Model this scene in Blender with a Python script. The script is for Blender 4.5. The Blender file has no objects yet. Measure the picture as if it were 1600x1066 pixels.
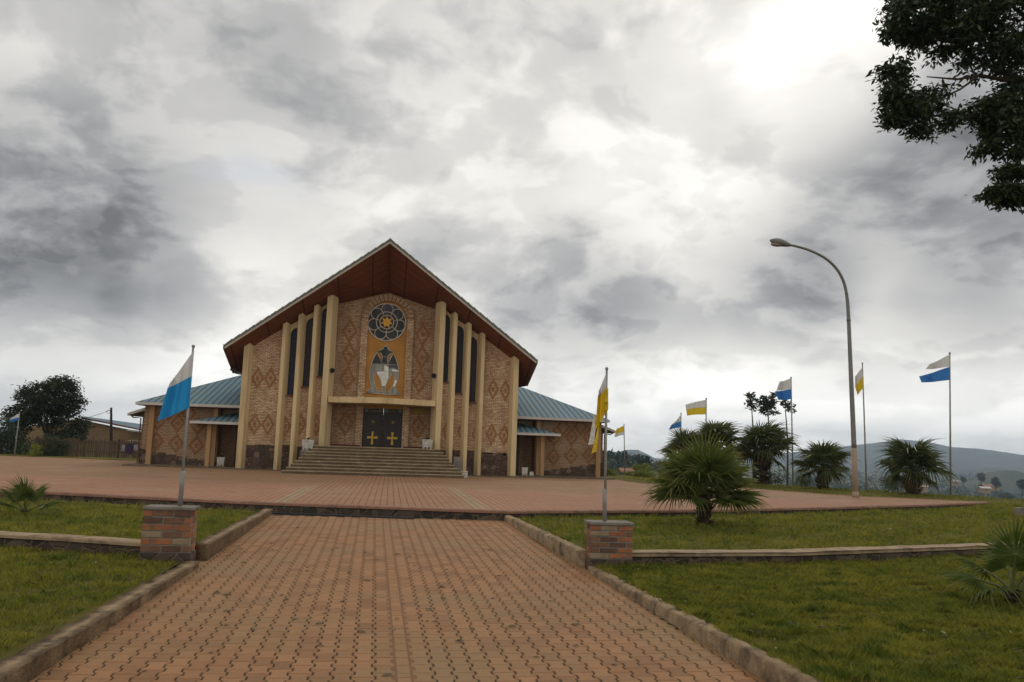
import bpy, math, random
import numpy as np
from mathutils import Vector
random.seed(7); rng = np.random.default_rng(7)
S = bpy.context.scene
R = math.radians

# ------------------------------------------------------------------ camera
CX, CY, CZ, YAW, PIT, ROL, FPX = 0.5, -41.8, 1.4, .14, .1285, .033, 1300.
def cam_axes():
    f = np.array([math.sin(YAW)*math.cos(PIT), math.cos(YAW)*math.cos(PIT), math.sin(PIT)])
    r = np.array([math.cos(YAW), -math.sin(YAW), 0.]); u = np.cross(r, f)
    c, s = math.cos(ROL), math.sin(ROL)
    return c*r+s*u, -s*r+c*u, f
AR, AU, AF = cam_axes()
cam = bpy.data.objects.new('camera', bpy.data.cameras.new('camera'))
S.collection.objects.link(cam)
from mathutils import Matrix
cam.matrix_world = Matrix(((AR[0], AU[0], -AF[0], CX), (AR[1], AU[1], -AF[1], CY), (AR[2], AU[2], -AF[2], CZ), (0, 0, 0, 1)))
cam.data.sensor_width = 36; cam.data.lens = FPX/1600*36
cam.data.clip_start = .1; cam.data.clip_end = 30000
S.camera = cam

def ray(px, py):
    return AF + (px-800)/FPX*AR - (py-533)/FPX*AU
def at(px, py, Y=None, z=None):
    """point of the place seen at a photograph pixel, on the plane y=Y or z=z"""
    v = ray(px, py)
    t = (Y-CY)/v[1] if Y is not None else (z-CZ)/v[2]
    return Vector((CX+t*v[0], CY+t*v[1], CZ+t*v[2]))

# ------------------------------------------------------------------ node helpers
class NT:
    def __init__(s, tree): s.t = tree; s.t.nodes.clear()
    def n(s, typ, **kw):
        nd = s.t.nodes.new(typ)
        for k, v in kw.items():
            if k.startswith('i_'): s.put(nd.inputs[k[2:].replace('_', ' ')], v)
            else: setattr(nd, k, v)
        return nd
    def put(s, inp, v):
        if isinstance(v, bpy.types.NodeSocket): s.t.links.new(v, inp)
        elif isinstance(v, bpy.types.Node): s.t.links.new(v.outputs[0], inp)
        else:
            if isinstance(v, (tuple, list)) and inp.type == 'RGBA' and len(v) == 3: v = (*v, 1)
            inp.default_value = v
    def m(s, op, a, b=None, c=None, clamp=False):
        nd = s.t.nodes.new('ShaderNodeMath'); nd.operation = op; nd.use_clamp = clamp
        s.put(nd.inputs[0], a)
        if b is not None: s.put(nd.inputs[1], b)
        if c is not None: s.put(nd.inputs[2], c)
        return nd.outputs[0]
    def vm(s, op, a, b=None):
        nd = s.t.nodes.new('ShaderNodeVectorMath'); nd.operation = op
        s.put(nd.inputs[0], a)
        if b is not None: s.put(nd.inputs[1], b)
        return nd.outputs['Value'] if op in ('DOT_PRODUCT', 'LENGTH') else nd.outputs[0]
    def mix(s, f, a, b, blend='MIX'):
        nd = s.t.nodes.new('ShaderNodeMix'); nd.data_type = 'RGBA'; nd.blend_type = blend
        s.put(nd.inputs[0], f); s.put(nd.inputs[6], a); s.put(nd.inputs[7], b)
        return nd.outputs[2]
    def noise(s, vec, scale, detail=4, rough=.55, dist=0., out=0):
        nd = s.t.nodes.new('ShaderNodeTexNoise'); s.put(nd.inputs['Vector'], vec)
        nd.inputs['Scale'].default_value = scale; nd.inputs['Detail'].default_value = detail
        nd.inputs['Roughness'].default_value = rough; nd.inputs['Distortion'].default_value = dist
        return nd.outputs[out]
    def rng(s, v, a, b, c=0., d=1., smooth=False):
        nd = s.t.nodes.new('ShaderNodeMapRange'); nd.clamp = True
        if smooth: nd.interpolation_type = 'SMOOTHSTEP'
        s.put(nd.inputs[0], v)
        for i, q in enumerate((a, b, c, d)): s.put(nd.inputs[1+i], q)
        return nd.outputs[0]
    def comb(s, x, y, z):
        nd = s.t.nodes.new('ShaderNodeCombineXYZ')
        for i, q in enumerate((x, y, z)): s.put(nd.inputs[i], q)
        return nd.outputs[0]
    def sep(s, v):
        nd = s.t.nodes.new('ShaderNodeSeparateXYZ'); s.put(nd.inputs[0], v); return nd.outputs

SUN_AZ, SUN_EL = R(24), R(36)       # azimuth to the right of +Y
# ------------------------------------------------------------------ sky
W = bpy.data.worlds.new('World'); S.world = W; W.use_nodes = True
k = NT(W.node_tree)
tc = k.n('ShaderNodeTexCoord'); D = k.vm('NORMALIZE', tc.outputs['Generated'])
dx, dy, dz = k.sep(D)
sky = k.n('ShaderNodeTexSky', sky_type='NISHITA', sun_disc=False, sun_elevation=SUN_EL, sun_rotation=SUN_AZ)
den = k.m('ADD', k.m('MAXIMUM', dz, 0.0), 0.42)
P = k.comb(k.m('DIVIDE', dx, den), k.m('DIVIDE', dy, den), k.m('MULTIPLY', dz, .8))
Pw = k.vm('ADD', P, k.vm('MULTIPLY', k.vm('SUBTRACT', k.noise(P, 2.2, 4, .5, out=1), (.5, .5, .5)), (.20, .20, .20)))
n1 = k.noise(k.vm('ADD', Pw, (3.3, 1.7, 4.)), 1.3, 3, .5)
n2 = k.noise(k.vm('ADD', Pw, (9.1, 4.2, 0.)), 3.2, 8, .53)
n3 = k.noise(k.vm('ADD', Pw, (1.1, 7.2, 2.)), 8., 7, .58)
n4 = k.noise(k.vm('ADD', Pw, (5.1, 2.2, 7.)), 4.6, 7, .52)
def dirv(px, py):
    v = ray(px, py); v = v/np.linalg.norm(v); return tuple(float(q) for q in v)
def spot(px, py, rad, amt):      # a broad cloud mass or a bright opening at a bearing in the sky
    dd = k.vm('DOT_PRODUCT', D, dirv(px, py))
    wob = k.m('MULTIPLY', k.m('SUBTRACT', n2, .5), .22*(1-math.cos(R(rad)))*4)
    return k.m('MULTIPLY', k.rng(k.m('ADD', dd, wob), math.cos(R(rad)), 1.0, 0., 1., True), amt)
def csum(l):
    a = l[0]
    for b in l[1:]: a = k.m('ADD', a, b)
    return a
# broken cloud: broad masses, billows with firm edges, fine wisps
mass = k.rng(n1, .38, .62, -1., 1., True)
bill = k.rng(k.m('ADD', n2, k.m('MULTIPLY', k.m('SUBTRACT', n3, .5), .34)), .44, .56, -1., 1., True)
puff = k.rng(k.m('ADD', n4, k.m('MULTIPLY', k.m('SUBTRACT', n3, .5), .35)), .50, .57, 0., 1., True)
wisp = k.m('SUBTRACT', n3, .5)
base = csum([.68, k.m('MULTIPLY', mass, -.085), k.m('MULTIPLY', bill, .085), k.m('MULTIPLY', puff, -.10), k.m('MULTIPLY', wisp, .20)])
SPOTS = [(1210, 60, 10, .40), (1290, 110, 7, .40), (1060, 230, 9, .26), (820, 110, 14, .18), (760, 250, 10, .12), (480, 400, 9, .22), (560, 390, 5, .12), (880, 600, 12, .16), (1250, 640, 12, .20), (1500, 650, 10, .16), (250, 540, 9, .16), (380, 500, 6, .14), (1150, 350, 5, .12), (1080, 560, 6, .10),
         (0, 120, 24, -.22), (60, 500, 9, -.26), (260, 420, 7, -.10), (640, 250, 6, .10), (295, 466, 3.2, -.34), (190, 458, 1.8, -.2), (620, 60, 9, -.03), (450, 250, 12, -.06), (400, 60, 9, .14), (220, 280, 6, .08), (330, 330, 8, .08), (900, 470, 6.5, -.30), (830, 520, 4, -.12), (1200, 430, 6, -.22), (1260, 455, 3.5, -.14), (1450, 390, 11, -.24), (1500, 480, 4, -.16), (1560, 200, 12, -.16), (1180, 180, 5, -.12), (1000, 520, 5, -.12), (1100, 470, 5, -.10), (700, 400, 5, -.08), (100, 330, 9, -.10), (1440, 300, 12, -.10), (80, 420, 10, -.10)]
rad = csum([base] + [spot(q[0], q[1], q[2]*1.12, q[3]*(.52 if q[3] > 0 else .60)) for q in SPOTS])
rad = k.m('ADD', rad, k.m('MULTIPLY', k.rng(dz, .02, .18, 1., 0., True), .60))
rad = k.m('ADD', rad, k.m('MULTIPLY', k.rng(dy, -.9, .1, 1., 0., True), .12))     # unseen sky behind the viewer, brightened to add light on the ground
rad = k.m('MAXIMUM', rad, .15)
tint = k.mix(k.rng(rad, .30, .70), (.965, .96, .975), (1.0, .972, .915))
cl = k.mix(1., tint, k.comb(rad, rad, rad), 'MULTIPLY')
skyc = k.mix(1., sky.outputs[0], (.085, .085, .085), 'MULTIPLY')
gap = k.m('MULTIPLY', k.rng(k.m('ADD', n1, k.m('MULTIPLY', n2, .5)), .92, 1.05, 0., .5, True), k.rng(dz, .15, .3))
col = k.mix(gap, cl, skyc)
low = k.rng(dz, -.08, .0)
col = k.mix(low, (.12, .11, .09), col)
bg = k.n('ShaderNodeBackground', i_Color=col, i_Strength=1.0)
k.n('ShaderNodeOutputWorld', i_Surface=bg.outputs[0])
# ------------------------------------------------------------------ sun behind thin cloud
sl = bpy.data.lights.new('sun', 'SUN'); sl.energy = .6; sl.angle = R(14); sl.color = (1, .95, .86)
so = bpy.data.objects.new('sun', sl); S.collection.objects.link(so)
so.rotation_euler = Vector((-math.sin(SUN_AZ)*math.cos(SUN_EL), -math.cos(SUN_AZ)*math.cos(SUN_EL), -math.sin(SUN_EL))).to_track_quat('-Z', 'Y').to_euler()
S.view_settings.view_transform = 'Standard'; S.view_settings.look = 'None'
S.view_settings.exposure = 0.22; S.view_settings.gamma = 1.0
try: S.view_settings.use_curve_mapping = False
except Exception: pass
S.render.engine = 'CYCLES'
S.cycles.max_bounces = 6; S.cycles.transparent_max_bounces = 8; S.cycles.volume_bounces = 0
S.render.filter_size = 1.5 if hasattr(S.render, 'filter_size') else 1.5

# ------------------------------------------------------------------ materials
def newmat(name):
    m = bpy.data.materials.new(name); m.use_nodes = True
    return m, NT(m.node_tree)
def finish(k, col, rough=.8, bump=None, bstr=.3, bdist=.01, spec=.3, metal=0., trans=None, disp=None):
    b = k.n('ShaderNodeBsdfPrincipled'); k.put(b.inputs['Base Color'], col); k.put(b.inputs['Roughness'], rough)
    b.inputs['Specular IOR Level'].default_value = spec; b.inputs['Metallic'].default_value = metal
    if bump is not None:
        bn = k.n('ShaderNodeBump'); bn.inputs['Strength'].default_value = bstr; bn.inputs['Distance'].default_value = bdist
        k.put(bn.inputs['Height'], bump); k.put(b.inputs['Normal'], bn.outputs[0])
    out = b.outputs[0]
    if trans is not None:
        tr = k.n('ShaderNodeBsdfTranslucent', i_Color=trans[0]); mx = k.n('ShaderNodeMixShader'); mx.inputs[0].default_value = trans[1]
        k.t.links.new(out, mx.inputs[1]); k.t.links.new(tr.outputs[0], mx.inputs[2]); out = mx.outputs[0]
    k.n('ShaderNodeOutputMaterial', i_Surface=out)
def rough_mat(name, c1, c2, scale=3., rough=.8, bscale=40., bstr=.3, bdist=.01, c3=None, s3=.4, spec=.3, metal=0., streak=False, trans=None):
    """two colours mottled by noise, optional large patches, fine bump"""
    m, k = newmat(name); o = k.n('ShaderNodeTexCoord').outputs['Object']
    if streak: o2 = k.n('ShaderNodeMapping', i_Vector=o, i_Scale=(1, 1, .12)).outputs[0]
    else: o2 = o
    f = k.rng(k.noise(o2, scale, 8, .65), .35, .65)
    c = k.mix(f, c1, c2)
    if c3: c = k.mix(k.rng(k.noise(o2, s3*scale, 6, .65), .5, .72), c, c3)
    finish(k, c, rough, k.noise(o, bscale, 6, .7), bstr, bdist, spec, metal, trans)
    return m
def brick_mat(name, c1, c2, mort1, mort2, bw=.22, rh=.075, ms=.012, patch=.5, plain=False, dirt=None):
    m, k = newmat(name); o = k.n('ShaderNodeTexCoord').outputs['Object']
    x, y, z = k.sep(o)
    nrm = k.n('ShaderNodeNewGeometry').outputs['True Normal']; nx, ny, nz = k.sep(nrm)
    side = k.m('GREATER_THAN', k.m('ABSOLUTE', nx), .7)
    u = k.m('ADD', k.m('MULTIPLY', x, k.m('SUBTRACT', 1., side)), k.m('MULTIPLY', y, side))
    v = k.comb(u, z, 0.)
    jig = k.vm('MULTIPLY', k.vm('SUBTRACT', k.noise(o, 6., 3, .6, out=1), (.5, .5, .5)), (.006, .010, 0.))
    v = k.vm('ADD', v, jig)
    bt = k.n('ShaderNodeTexBrick'); k.put(bt.inputs['Vector'], v); bt.offset = .5
    bt.inputs['Scale'].default_value = 1.; bt.inputs['Brick Width'].default_value = bw; bt.inputs['Row Height'].default_value = rh
    bt.inputs['Mortar Size'].default_value = ms; bt.inputs['Mortar Smooth'].default_value = .25; bt.inputs['Bias'].default_value = -.1
    k.put(bt.inputs['Color1'], c1); k.put(bt.inputs['Color2'], c2); k.put(bt.inputs['Mortar'], (.5, .5, .5))
    mcol = k.mix(k.rng(k.noise(k.comb(k.m('MULTIPLY', u, .42), k.m('MULTIPLY', z, 1.7), 0.), 9., 3, .7), .40, .54), mort1, mort2)
    big = k.rng(k.noise(o, 1.1, 5, .7), .4, .66)
    mcol = k.mix(k.m('MULTIPLY', big, patch), mcol, mort1)
    bc = k.mix(k.rng(k.noise(v, 7., 3, .8), .3, .7), bt.outputs['Color'], c1)
    bc = k.mix(k.m('MULTIPLY', k.rng(k.noise(o, 14., 4, .8), .52, .7), .5), bc, mort2)
    bc = k.mix(k.m('MULTIPLY', big, .35), bc, tuple(q*.6 for q in c1))
    c = k.mix(bt.outputs['Fac'], bc, mcol)
    if dirt: c = k.mix(k.rng(k.noise(o, 2.2, 6, .75), .48, .7), c, dirt)
    h = k.m('SUBTRACT', k.m('MULTIPLY', k.noise(o, 60., 4, .7), .3), bt.outputs['Fac'])
    finish(k, c, .9, h, .6, .012, .2)
    return m
def stone_mat(name, c1, c2, c3, mort, sc=4.5):
    m, k = newmat(name); o = k.n('ShaderNodeTexCoord').outputs['Object']
    o2 = k.vm('ADD', o, k.vm('MULTIPLY', k.noise(o, 3., 3, .6, out=1), (.18, .18, .18)))
    vo = k.n('ShaderNodeTexVoronoi'); k.put(vo.inputs['Vector'], o2); vo.inputs['Scale'].default_value = sc
    ve = k.n('ShaderNodeTexVoronoi', feature='DISTANCE_TO_EDGE'); k.put(ve.inputs['Vector'], o2); ve.inputs['Scale'].default_value = sc
    cr, cg, cb = k.sep(vo.outputs['Color'])
    c = k.mix(cr, c1, c2); c = k.mix(k.rng(cg, .6, .9), c, c3)
    c = k.mix(k.m('MULTIPLY', k.noise(o, 25., 5, .7), .5), c, tuple(q*.5 for q in c1))
    e = k.rng(ve.outputs['Distance'], .02, .09, 0., 1., True)
    c = k.mix(e, mort, c)
    finish(k, c, .92, k.m('ADD', e, k.m('MULTIPLY', k.noise(o, 30., 5, .7), .5)), .8, .03, .2)
    return m
def leaf_mat(name, c1, c2, tr=.25, scale=1.2, rough=.5, c3=None, tip=None):
    m, k = newmat(name); o = k.n('ShaderNodeTexCoord').outputs['Object']
    gi = k.n('ShaderNodeNewGeometry').outputs['Random Per Island']
    f = k.rng(k.m('ADD', k.m('MULTIPLY', k.noise(o, scale, 4, .6), .7), k.m('MULTIPLY', gi, .4)), .3, .8)
    c = k.mix(f, c1, c2)
    if c3: c = k.mix(k.rng(gi, .86, .94), c, c3)
    if tip:
        a = k.n('ShaderNodeAttribute', attribute_name='tip').outputs['Fac']; c = k.mix(a, c, tip)
    finish(k, c, rough, None, spec=.35, trans=(c, tr))
    return m

M = {}
M['brick'] = brick_mat('facade brick', (.355, .20, .105), (.24, .122, .06), (.285, .165, .09), (.72, .57, .39), ms=.019, patch=.7)
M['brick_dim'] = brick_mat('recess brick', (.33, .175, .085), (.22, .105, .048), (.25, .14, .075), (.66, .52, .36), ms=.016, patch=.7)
M['wing_brick'] = brick_mat('wing brick', (.27, .15, .075), (.19, .10, .05), (.25, .16, .10), (.42, .33, .23), ms=.014, patch=.6)
M['pattern_brick'] = brick_mat('pattern brick', (.31, .15, .062), (.25, .115, .046), (.26, .125, .055), (.36, .21, .11), ms=.007, patch=.3)
M['pattern_brick2'] = brick_mat('wing pattern brick', (.25, .115, .046), (.20, .088, .036), (.21, .10, .042), (.27, .14, .07), ms=.007, patch=.3)
M['house_brick'] = brick_mat('house brick', (.30, .19, .10), (.22, .13, .07), (.25, .17, .10), (.36, .27, .18), ms=.012)
M['pillar_brick'] = brick_mat('pillar brick', (.46, .165, .065), (.24, .12, .065), (.16, .11, .075), (.26, .19, .13), bw=.27, rh=.105, ms=.018, patch=.5, dirt=None)
M['stone'] = stone_mat('dark volcanic stone', (.075, .048, .036), (.15, .095, .068), (.23, .155, .115), (.07, .05, .038), 3.6)
M['wall_stone'] = stone_mat('garden wall stone', (.042, .035, .030), (.085, .065, .048), (.14, .105, .075), (.12, .088, .058), 4.2)
M['cream'] = rough_mat('cream render', (.63, .475, .265), (.51, .38, .205), 2.2, .85, 60, .15, .006, (.36, .25, .13), .8, streak=True)
M['beige_wall'] = rough_mat('pale plaster', (.55, .47, .34), (.46, .38, .27), 2, .85)
M['ochre'] = rough_mat('ochre plaster', (.46, .225, .055), (.38, .18, .042), 1.6, .85, 50, .15, .006, (.30, .14, .035), .7)
M['orange_post'] = rough_mat('ochre post paint', (.40, .24, .11), (.31, .18, .085), 2, .8, streak=True)
M['white_frame'] = rough_mat('off white cement frame', (.56, .49, .40), (.48, .41, .33), 6, .75)
M['soffit'] = None
def soffit_mat():
    m, k = newmat('soffit boards'); o = k.n('ShaderNodeTexCoord').outputs['Object']; x, y, z = k.sep(o)
    pl = k.m('FRACT', k.m('MULTIPLY', y, 2.2)); g = k.m('LESS_THAN', pl, .06)
    px = k.m('FRACT', k.m('ADD', k.m('MULTIPLY', x, .62), .5)); g2 = k.m('LESS_THAN', px, .03); g = k.m('MAXIMUM', g, g2)
    c = k.mix(k.rng(k.noise(k.n('ShaderNodeMapping', i_Vector=o, i_Scale=(.6, 5, .6)).outputs[0], 2., 6, .6), .3, .7), (.19, .062, .026), (.125, .04, .018))
    c = k.mix(g, c, (.03, .012, .008))
    finish(k, c, .65, g, -.5, .01, .3); return m
M['soffit'] = soffit_mat()
def roof_mat(name, c1, c2, c3, axis='x', pitch=.3):
    m, k = newmat(name); o = k.n('ShaderNodeTexCoord').outputs['Object']; x, y, z = k.sep(o)
    w = x if axis == 'x' else y
    fr = k.m('FRACT', k.m('DIVIDE', w, pitch)); rib = k.m('LESS_THAN', k.m('ABSOLUTE', k.m('SUBTRACT', fr, .5)), .14)
    sh = k.m('FLOOR', k.m('DIVIDE', w, pitch*3)); wn = k.n('ShaderNodeTexWhiteNoise', noise_dimensions='1D'); k.put(wn.inputs['W'], sh)
    c = k.mix(wn.outputs['Value'], c1, c2)
    c = k.mix(k.rng(k.noise(o, 1.5, 6, .7), .45, .7), c, c3)
    c = k.mix(k.m('MULTIPLY', rib, .8), c, tuple(q*.28 for q in c1))
    finish(k, c, .75, rib, .8, .03, .12, .0); return m
M['roof'] = roof_mat('blue green metal sheet', (.095, .172, .218), (.15, .232, .28), (.16, .19, .17))
M['roof_dark'] = rough_mat('weathered roof edge', (.10, .11, .085), (.15, .15, .12), 5, .7)
M['blue_roof'] = roof_mat('blue metal roof', (.15, .22, .29), (.18, .26, .32), (.16, .20, .24))
M['gutter'] = rough_mat('white gutter paint', (.50, .46, .42), (.42, .38, .34), 4, .5)
M['fascia'] = rough_mat('pale fascia board', (.50, .44, .36), (.38, .33, .27), 5, .6)
M['brown_fascia'] = rough_mat('brown timber fascia', (.16, .07, .035), (.11, .05, .025), 5, .6)
M['door'] = rough_mat('dark brown door paint', (.028, .015, .012), (.020, .011, .010), 6, .4, 30, .1)
M['yellow'] = rough_mat('golden yellow paint', (.60, .40, .05), (.48, .30, .04), 6, .6)
M['yellow_dim'] = rough_mat('dull yellow paint', (.30, .21, .03), (.24, .16, .025), 6, .6)
M['green_paint'] = rough_mat('pale green transom paint', (.12, .22, .17), (.09, .16, .13), 6, .6)
M['star'] = rough_mat('amber star glass', (.72, .38, .02), (.58, .28, .01), 8, .35)
M['dark'] = rough_mat('dark interior', (.010, .009, .009), (.014, .012, .012), 3, .9)
M['maroon'] = rough_mat('maroon skirting paint', (.13, .022, .018), (.09, .016, .014), 4, .7)
def glass_mat(name, base, rough=.25, c2=None):
    m, k = newmat(name); o = k.n('ShaderNodeTexCoord').outputs['Object']
    c = k.mix(k.rng(k.noise(k.n('ShaderNodeMapping', i_Vector=o, i_Scale=(3, 1, .25)).outputs[0], 2., 3), .4, .6), base, c2 or tuple(q*1.6 for q in base))
    finish(k, c, rough, k.noise(o, 2.5, 2), .12, .02, .12); return m
M['glass'] = glass_mat('dark window glass', (.014, .013, .013))
M['glass_blue'] = glass_mat('blue tinted glass', (.012, .014, .035))
M['glass_red'] = glass_mat('wine tinted glass', (.026, .014, .018))
M['rose_glass'] = glass_mat('grey leaded glass', (.030, .034, .034), .25)
M['rose_glass_mauve'] = glass_mat('mauve leaded glass', (.062, .055, .075), .3)
M['grey_glass'] = glass_mat('grey figure glass', (.17, .17, .15), .15, (.30, .30, .27))
M['bright_glass'] = glass_mat('bright figure glass', (.60, .60, .55), .15, (.75, .75, .70))
M['steel'] = rough_mat('galvanised steel', (.30, .29, .27), (.21, .20, .19), 8, .5, 30, .1, .004, spec=.5, metal=.3)
M['lamp_steel'] = rough_mat('lamp post steel', (.20, .20, .18), (.15, .15, .135), 2, .5, spec=.5, metal=.3)
M['lamp_rust'] = rough_mat('tan lamp post foot paint', (.34, .25, .17), (.26, .19, .13), 5, .7)
M['lamp_glass'] = rough_mat('amber lamp lens', (.30, .24, .20), (.22, .16, .12), 4, .3)
M['black'] = rough_mat('black metal', (.02, .02, .02), (.03, .03, .03), 5, .5)
M['white_flag'] = rough_mat('white flag cloth', (.66, .64, .62), (.58, .56, .55), 3, .9, trans=((.66, .64, .62), .35))
M['blue_flag'] = rough_mat('blue flag cloth', (.05, .20, .52), (.04, .16, .44), 3, .9, trans=((.05, .20, .52), .35))
M['skyblue_flag'] = rough_mat('azure flag cloth', (.03, .30, .62), (.025, .25, .54), 3, .9, trans=((.03, .30, .62), .35))
M['yellow_flag'] = rough_mat('yellow flag cloth', (.72, .52, .03), (.62, .42, .02), 3, .9, trans=((.72, .52, .03), .35))
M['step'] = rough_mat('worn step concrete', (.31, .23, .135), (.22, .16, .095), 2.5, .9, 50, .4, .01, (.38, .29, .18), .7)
M['step_face'] = rough_mat('dark step riser', (.135, .10, .062), (.09, .066, .04), 3., .9, 50, .4, .01, (.19, .145, .09), .6)  # riser tone, darker than the treads and nosings
M['concrete'] = rough_mat('grey cement', (.23, .205, .17), (.16, .14, .115), 4, .9, 40, .5, .015, (.10, .085, .07), .8)
M['kerb'] = rough_mat('kerb concrete', (.46, .325, .185), (.235, .160, .092), 5, .92, 28, 1., .05, (.085, .060, .040), .8)
M['coping'] = rough_mat('coping mortar', (.40, .29, .175), (.29, .205, .125), 5, .92, 40, .8, .03, (.14, .10, .064), .5)
M['plaza_edge'] = rough_mat('terracotta edging', (.30, .16, .105), (.22, .12, .08), 6, .9, 40, .4, .01, (.13, .085, .06), .6)
M['planter'] = rough_mat('white planter paint', (.55, .52, .47), (.44, .41, .36), 8, .85, 50, .4, .01, (.30, .26, .21), .6)
M['wood'] = rough_mat('weathered fence wood', (.11, .075, .05), (.07, .048, .033), 4, .9, streak=True)
M['pole_wood'] = rough_mat('tarred pole', (.045, .035, .03), (.03, .024, .02), 4, .9)
M['bark'] = rough_mat('bark', (.07, .05, .035), (.04, .03, .022), 6, .95, 20, .8, .03)
M['palm_bark'] = rough_mat('palm bark fibre', (.10, .062, .038), (.045, .028, .018), 9, .95, 25, 1., .04)
M['palm_leaf'] = leaf_mat('fan palm blade', (.065, .105, .022), (.135, .175, .035), .38, 1.5, .42, None, (.20, .17, .045))
M['palm_leaf_far'] = leaf_mat('far fan palm blade', (.045, .072, .022), (.095, .125, .036), .32, 1.5, .45, (.10, .10, .04), (.13, .12, .045))
M['palm_dry'] = leaf_mat('yellow palm blade', (.32, .24, .04), (.22, .17, .035), .25, 2., .6)
M['palm_dead'] = leaf_mat('dead brown palm blade', (.11, .075, .035), (.16, .115, .05), .15, 2., .8)
M['petiole'] = rough_mat('palm stalk', (.10, .12, .03), (.07, .08, .025), 5, .5)
M['leaf_dark'] = leaf_mat('dark glossy leaves', (.010, .022, .006), (.028, .048, .012), .22, .8, .45, (.05, .065, .015))
M['leaf_tree'] = leaf_mat('garden tree leaves', (.016, .028, .010), (.034, .048, .016), .15, .9, .6, (.045, .042, .016))
M['leaf_bush'] = leaf_mat('dark shrub leaves', (.020, .042, .014), (.035, .062, .02), .15, 1.5, .6)
M['leaf_hedge'] = leaf_mat('clipped hedge leaves', (.11, .145, .022), (.22, .24, .04), .2, 1.5, .6)
M['leaf_yellow'] = leaf_mat('yellow green hedge leaves', (.19, .21, .025), (.28, .28, .04), .2, 2, .6)
M['leaf_far'] = leaf_mat('far tree leaves', (.012, .026, .010), (.028, .045, .018), .1, .1, .7)
M['leaf_olive'] = leaf_mat('grevillea leaves', (.028, .042, .02), (.05, .065, .03), .2, .6, .6)
M['fallen'] = leaf_mat('fallen leaf', (.12, .13, .05), (.06, .05, .03), .1, 9, .6, (.30, .27, .15))
M['litter'] = leaf_mat('dry leaf litter', (.05, .035, .02), (.10, .075, .04), .1, 9, .8, (.28, .24, .15))
M['plastic'] = rough_mat('blue white plastic scrap', (.55, .62, .72), (.35, .45, .62), 20, .4)
M['purple_cloth'] = rough_mat('purple cloth', (.055, .035, .085), (.04, .025, .06), 6, .9)
M['white_cloth'] = rough_mat('white cloth', (.38, .36, .38), (.24, .23, .25), 6, .9)

def paver_mat():
    m, k = newmat('clay coloured paver'); o = k.n('ShaderNodeTexCoord').outputs['Object']
    a = k.n('ShaderNodeAttribute', attribute_name='tone').outputs['Fac']
    c = k.mix(a, (.318, .160, .074), (.215, .106, .049))
    c = k.mix(k.rng(k.noise(o, .55, 6, .7), .42, .68), c, (.25, .155, .075))
    c = k.mix(k.m('MULTIPLY', k.rng(k.noise(o, 11., 6, .75), .52, .75), .55), c, (.16, .09, .055))
    c = k.mix(k.m('MULTIPLY', k.rng(k.noise(o, 70., 3, .8), .60, .8), .5), c, (.40, .27, .18))
    finish(k, c, .88, k.noise(o, 160., 4, .8), .5, .004, .25); return m
M['paver'] = paver_mat()
M['seam'] = rough_mat('seam mortar', (.20, .10, .05), (.15, .075, .038), 12, .9, 60, .5, .01)
M['joint'] = rough_mat('joint sand', (.055, .032, .017), (.032, .020, .011), 12, .95, 60, .5, .01, (.05, .055, .02), .3)
def plaza_mat():
    m, k = newmat('plaza pavers'); o = k.n('ShaderNodeTexCoord').outputs['Object']; x, y, z = k.sep(o)
    nz1 = k.noise(o, .35, 6, .65); nz2 = k.noise(o, 2.6, 7, .75)
    # bands: pink pavers in front, sandy pavers towards the church, brown centre walk between pale strips
    yb = k.m('ADD', k.m('MULTIPLY', x, -.11), -13.3)
    pink = k.rng(k.m('SUBTRACT', y, k.m('ADD', yb, k.m('MULTIPLY', k.m('SUBTRACT', nz1, .5), 1.6))), -.5, .5, 1., 0.)
    cent = k.m('ABSOLUTE', k.m('SUBTRACT', x, k.m('ADD', .38, 0.)))
    walk = k.m('MULTIPLY', k.m('LESS_THAN', cent, 2.15), k.m('LESS_THAN', y, -4.0))
    strip = k.m('MULTIPLY', k.m('MULTIPLY', k.m('GREATER_THAN', cent, 2.12), k.m('LESS_THAN', cent, 2.5)), k.m('LESS_THAN', y, -13.6))
    c = k.mix(nz2, (.36, .21, .115), (.28, .16, .087))
    c = k.mix(pink, c, k.mix(nz2, (.41, .215, .132), (.32, .162, .095)))
    c = k.mix(walk, c, k.mix(nz2, (.37, .20, .115), (.29, .155, .085)))
    c = k.mix(strip, c, (.34, .235, .14))
    edge = k.m('LESS_THAN', k.m('ABSOLUTE', k.m('SUBTRACT', y, k.m('ADD', yb, .3))), .12)
    c = k.mix(k.m('MULTIPLY', edge, .45), c, (.40, .29, .19))
    bt = k.n('ShaderNodeTexBrick'); k.put(bt.inputs['Vector'], k.comb(y, x, 0.)); bt.offset = .5
    bt.inputs['Scale'].default_value = 1.; bt.inputs['Brick Width'].default_value = .25; bt.inputs['Row Height'].default_value = .165
    bt.inputs['Mortar Size'].default_value = .016; bt.inputs['Mortar Smooth'].default_value = .3
    bt.inputs['Color1'].default_value = (1, 1, 1, 1); bt.inputs['Color2'].default_value = (.82, .82, .82, 1); bt.inputs['Mortar'].default_value = (.42, .4, .36, 1)
    c = k.mix(.85, c, bt.outputs['Color'], 'MULTIPLY')
    c = k.mix(k.m('MULTIPLY', k.rng(k.noise(o, .9, 8, .75), .53, .72), .5), c, (.15, .095, .06))
    c = k.mix(k.m('MULTIPLY', k.rng(nz1, .52, .62), .3), c, (.33, .24, .16))
    finish(k, c, .9, k.m('SUBTRACT', 1., bt.outputs['Fac']), .5, .008, .2); return m
M['plaza'] = plaza_mat()
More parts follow.
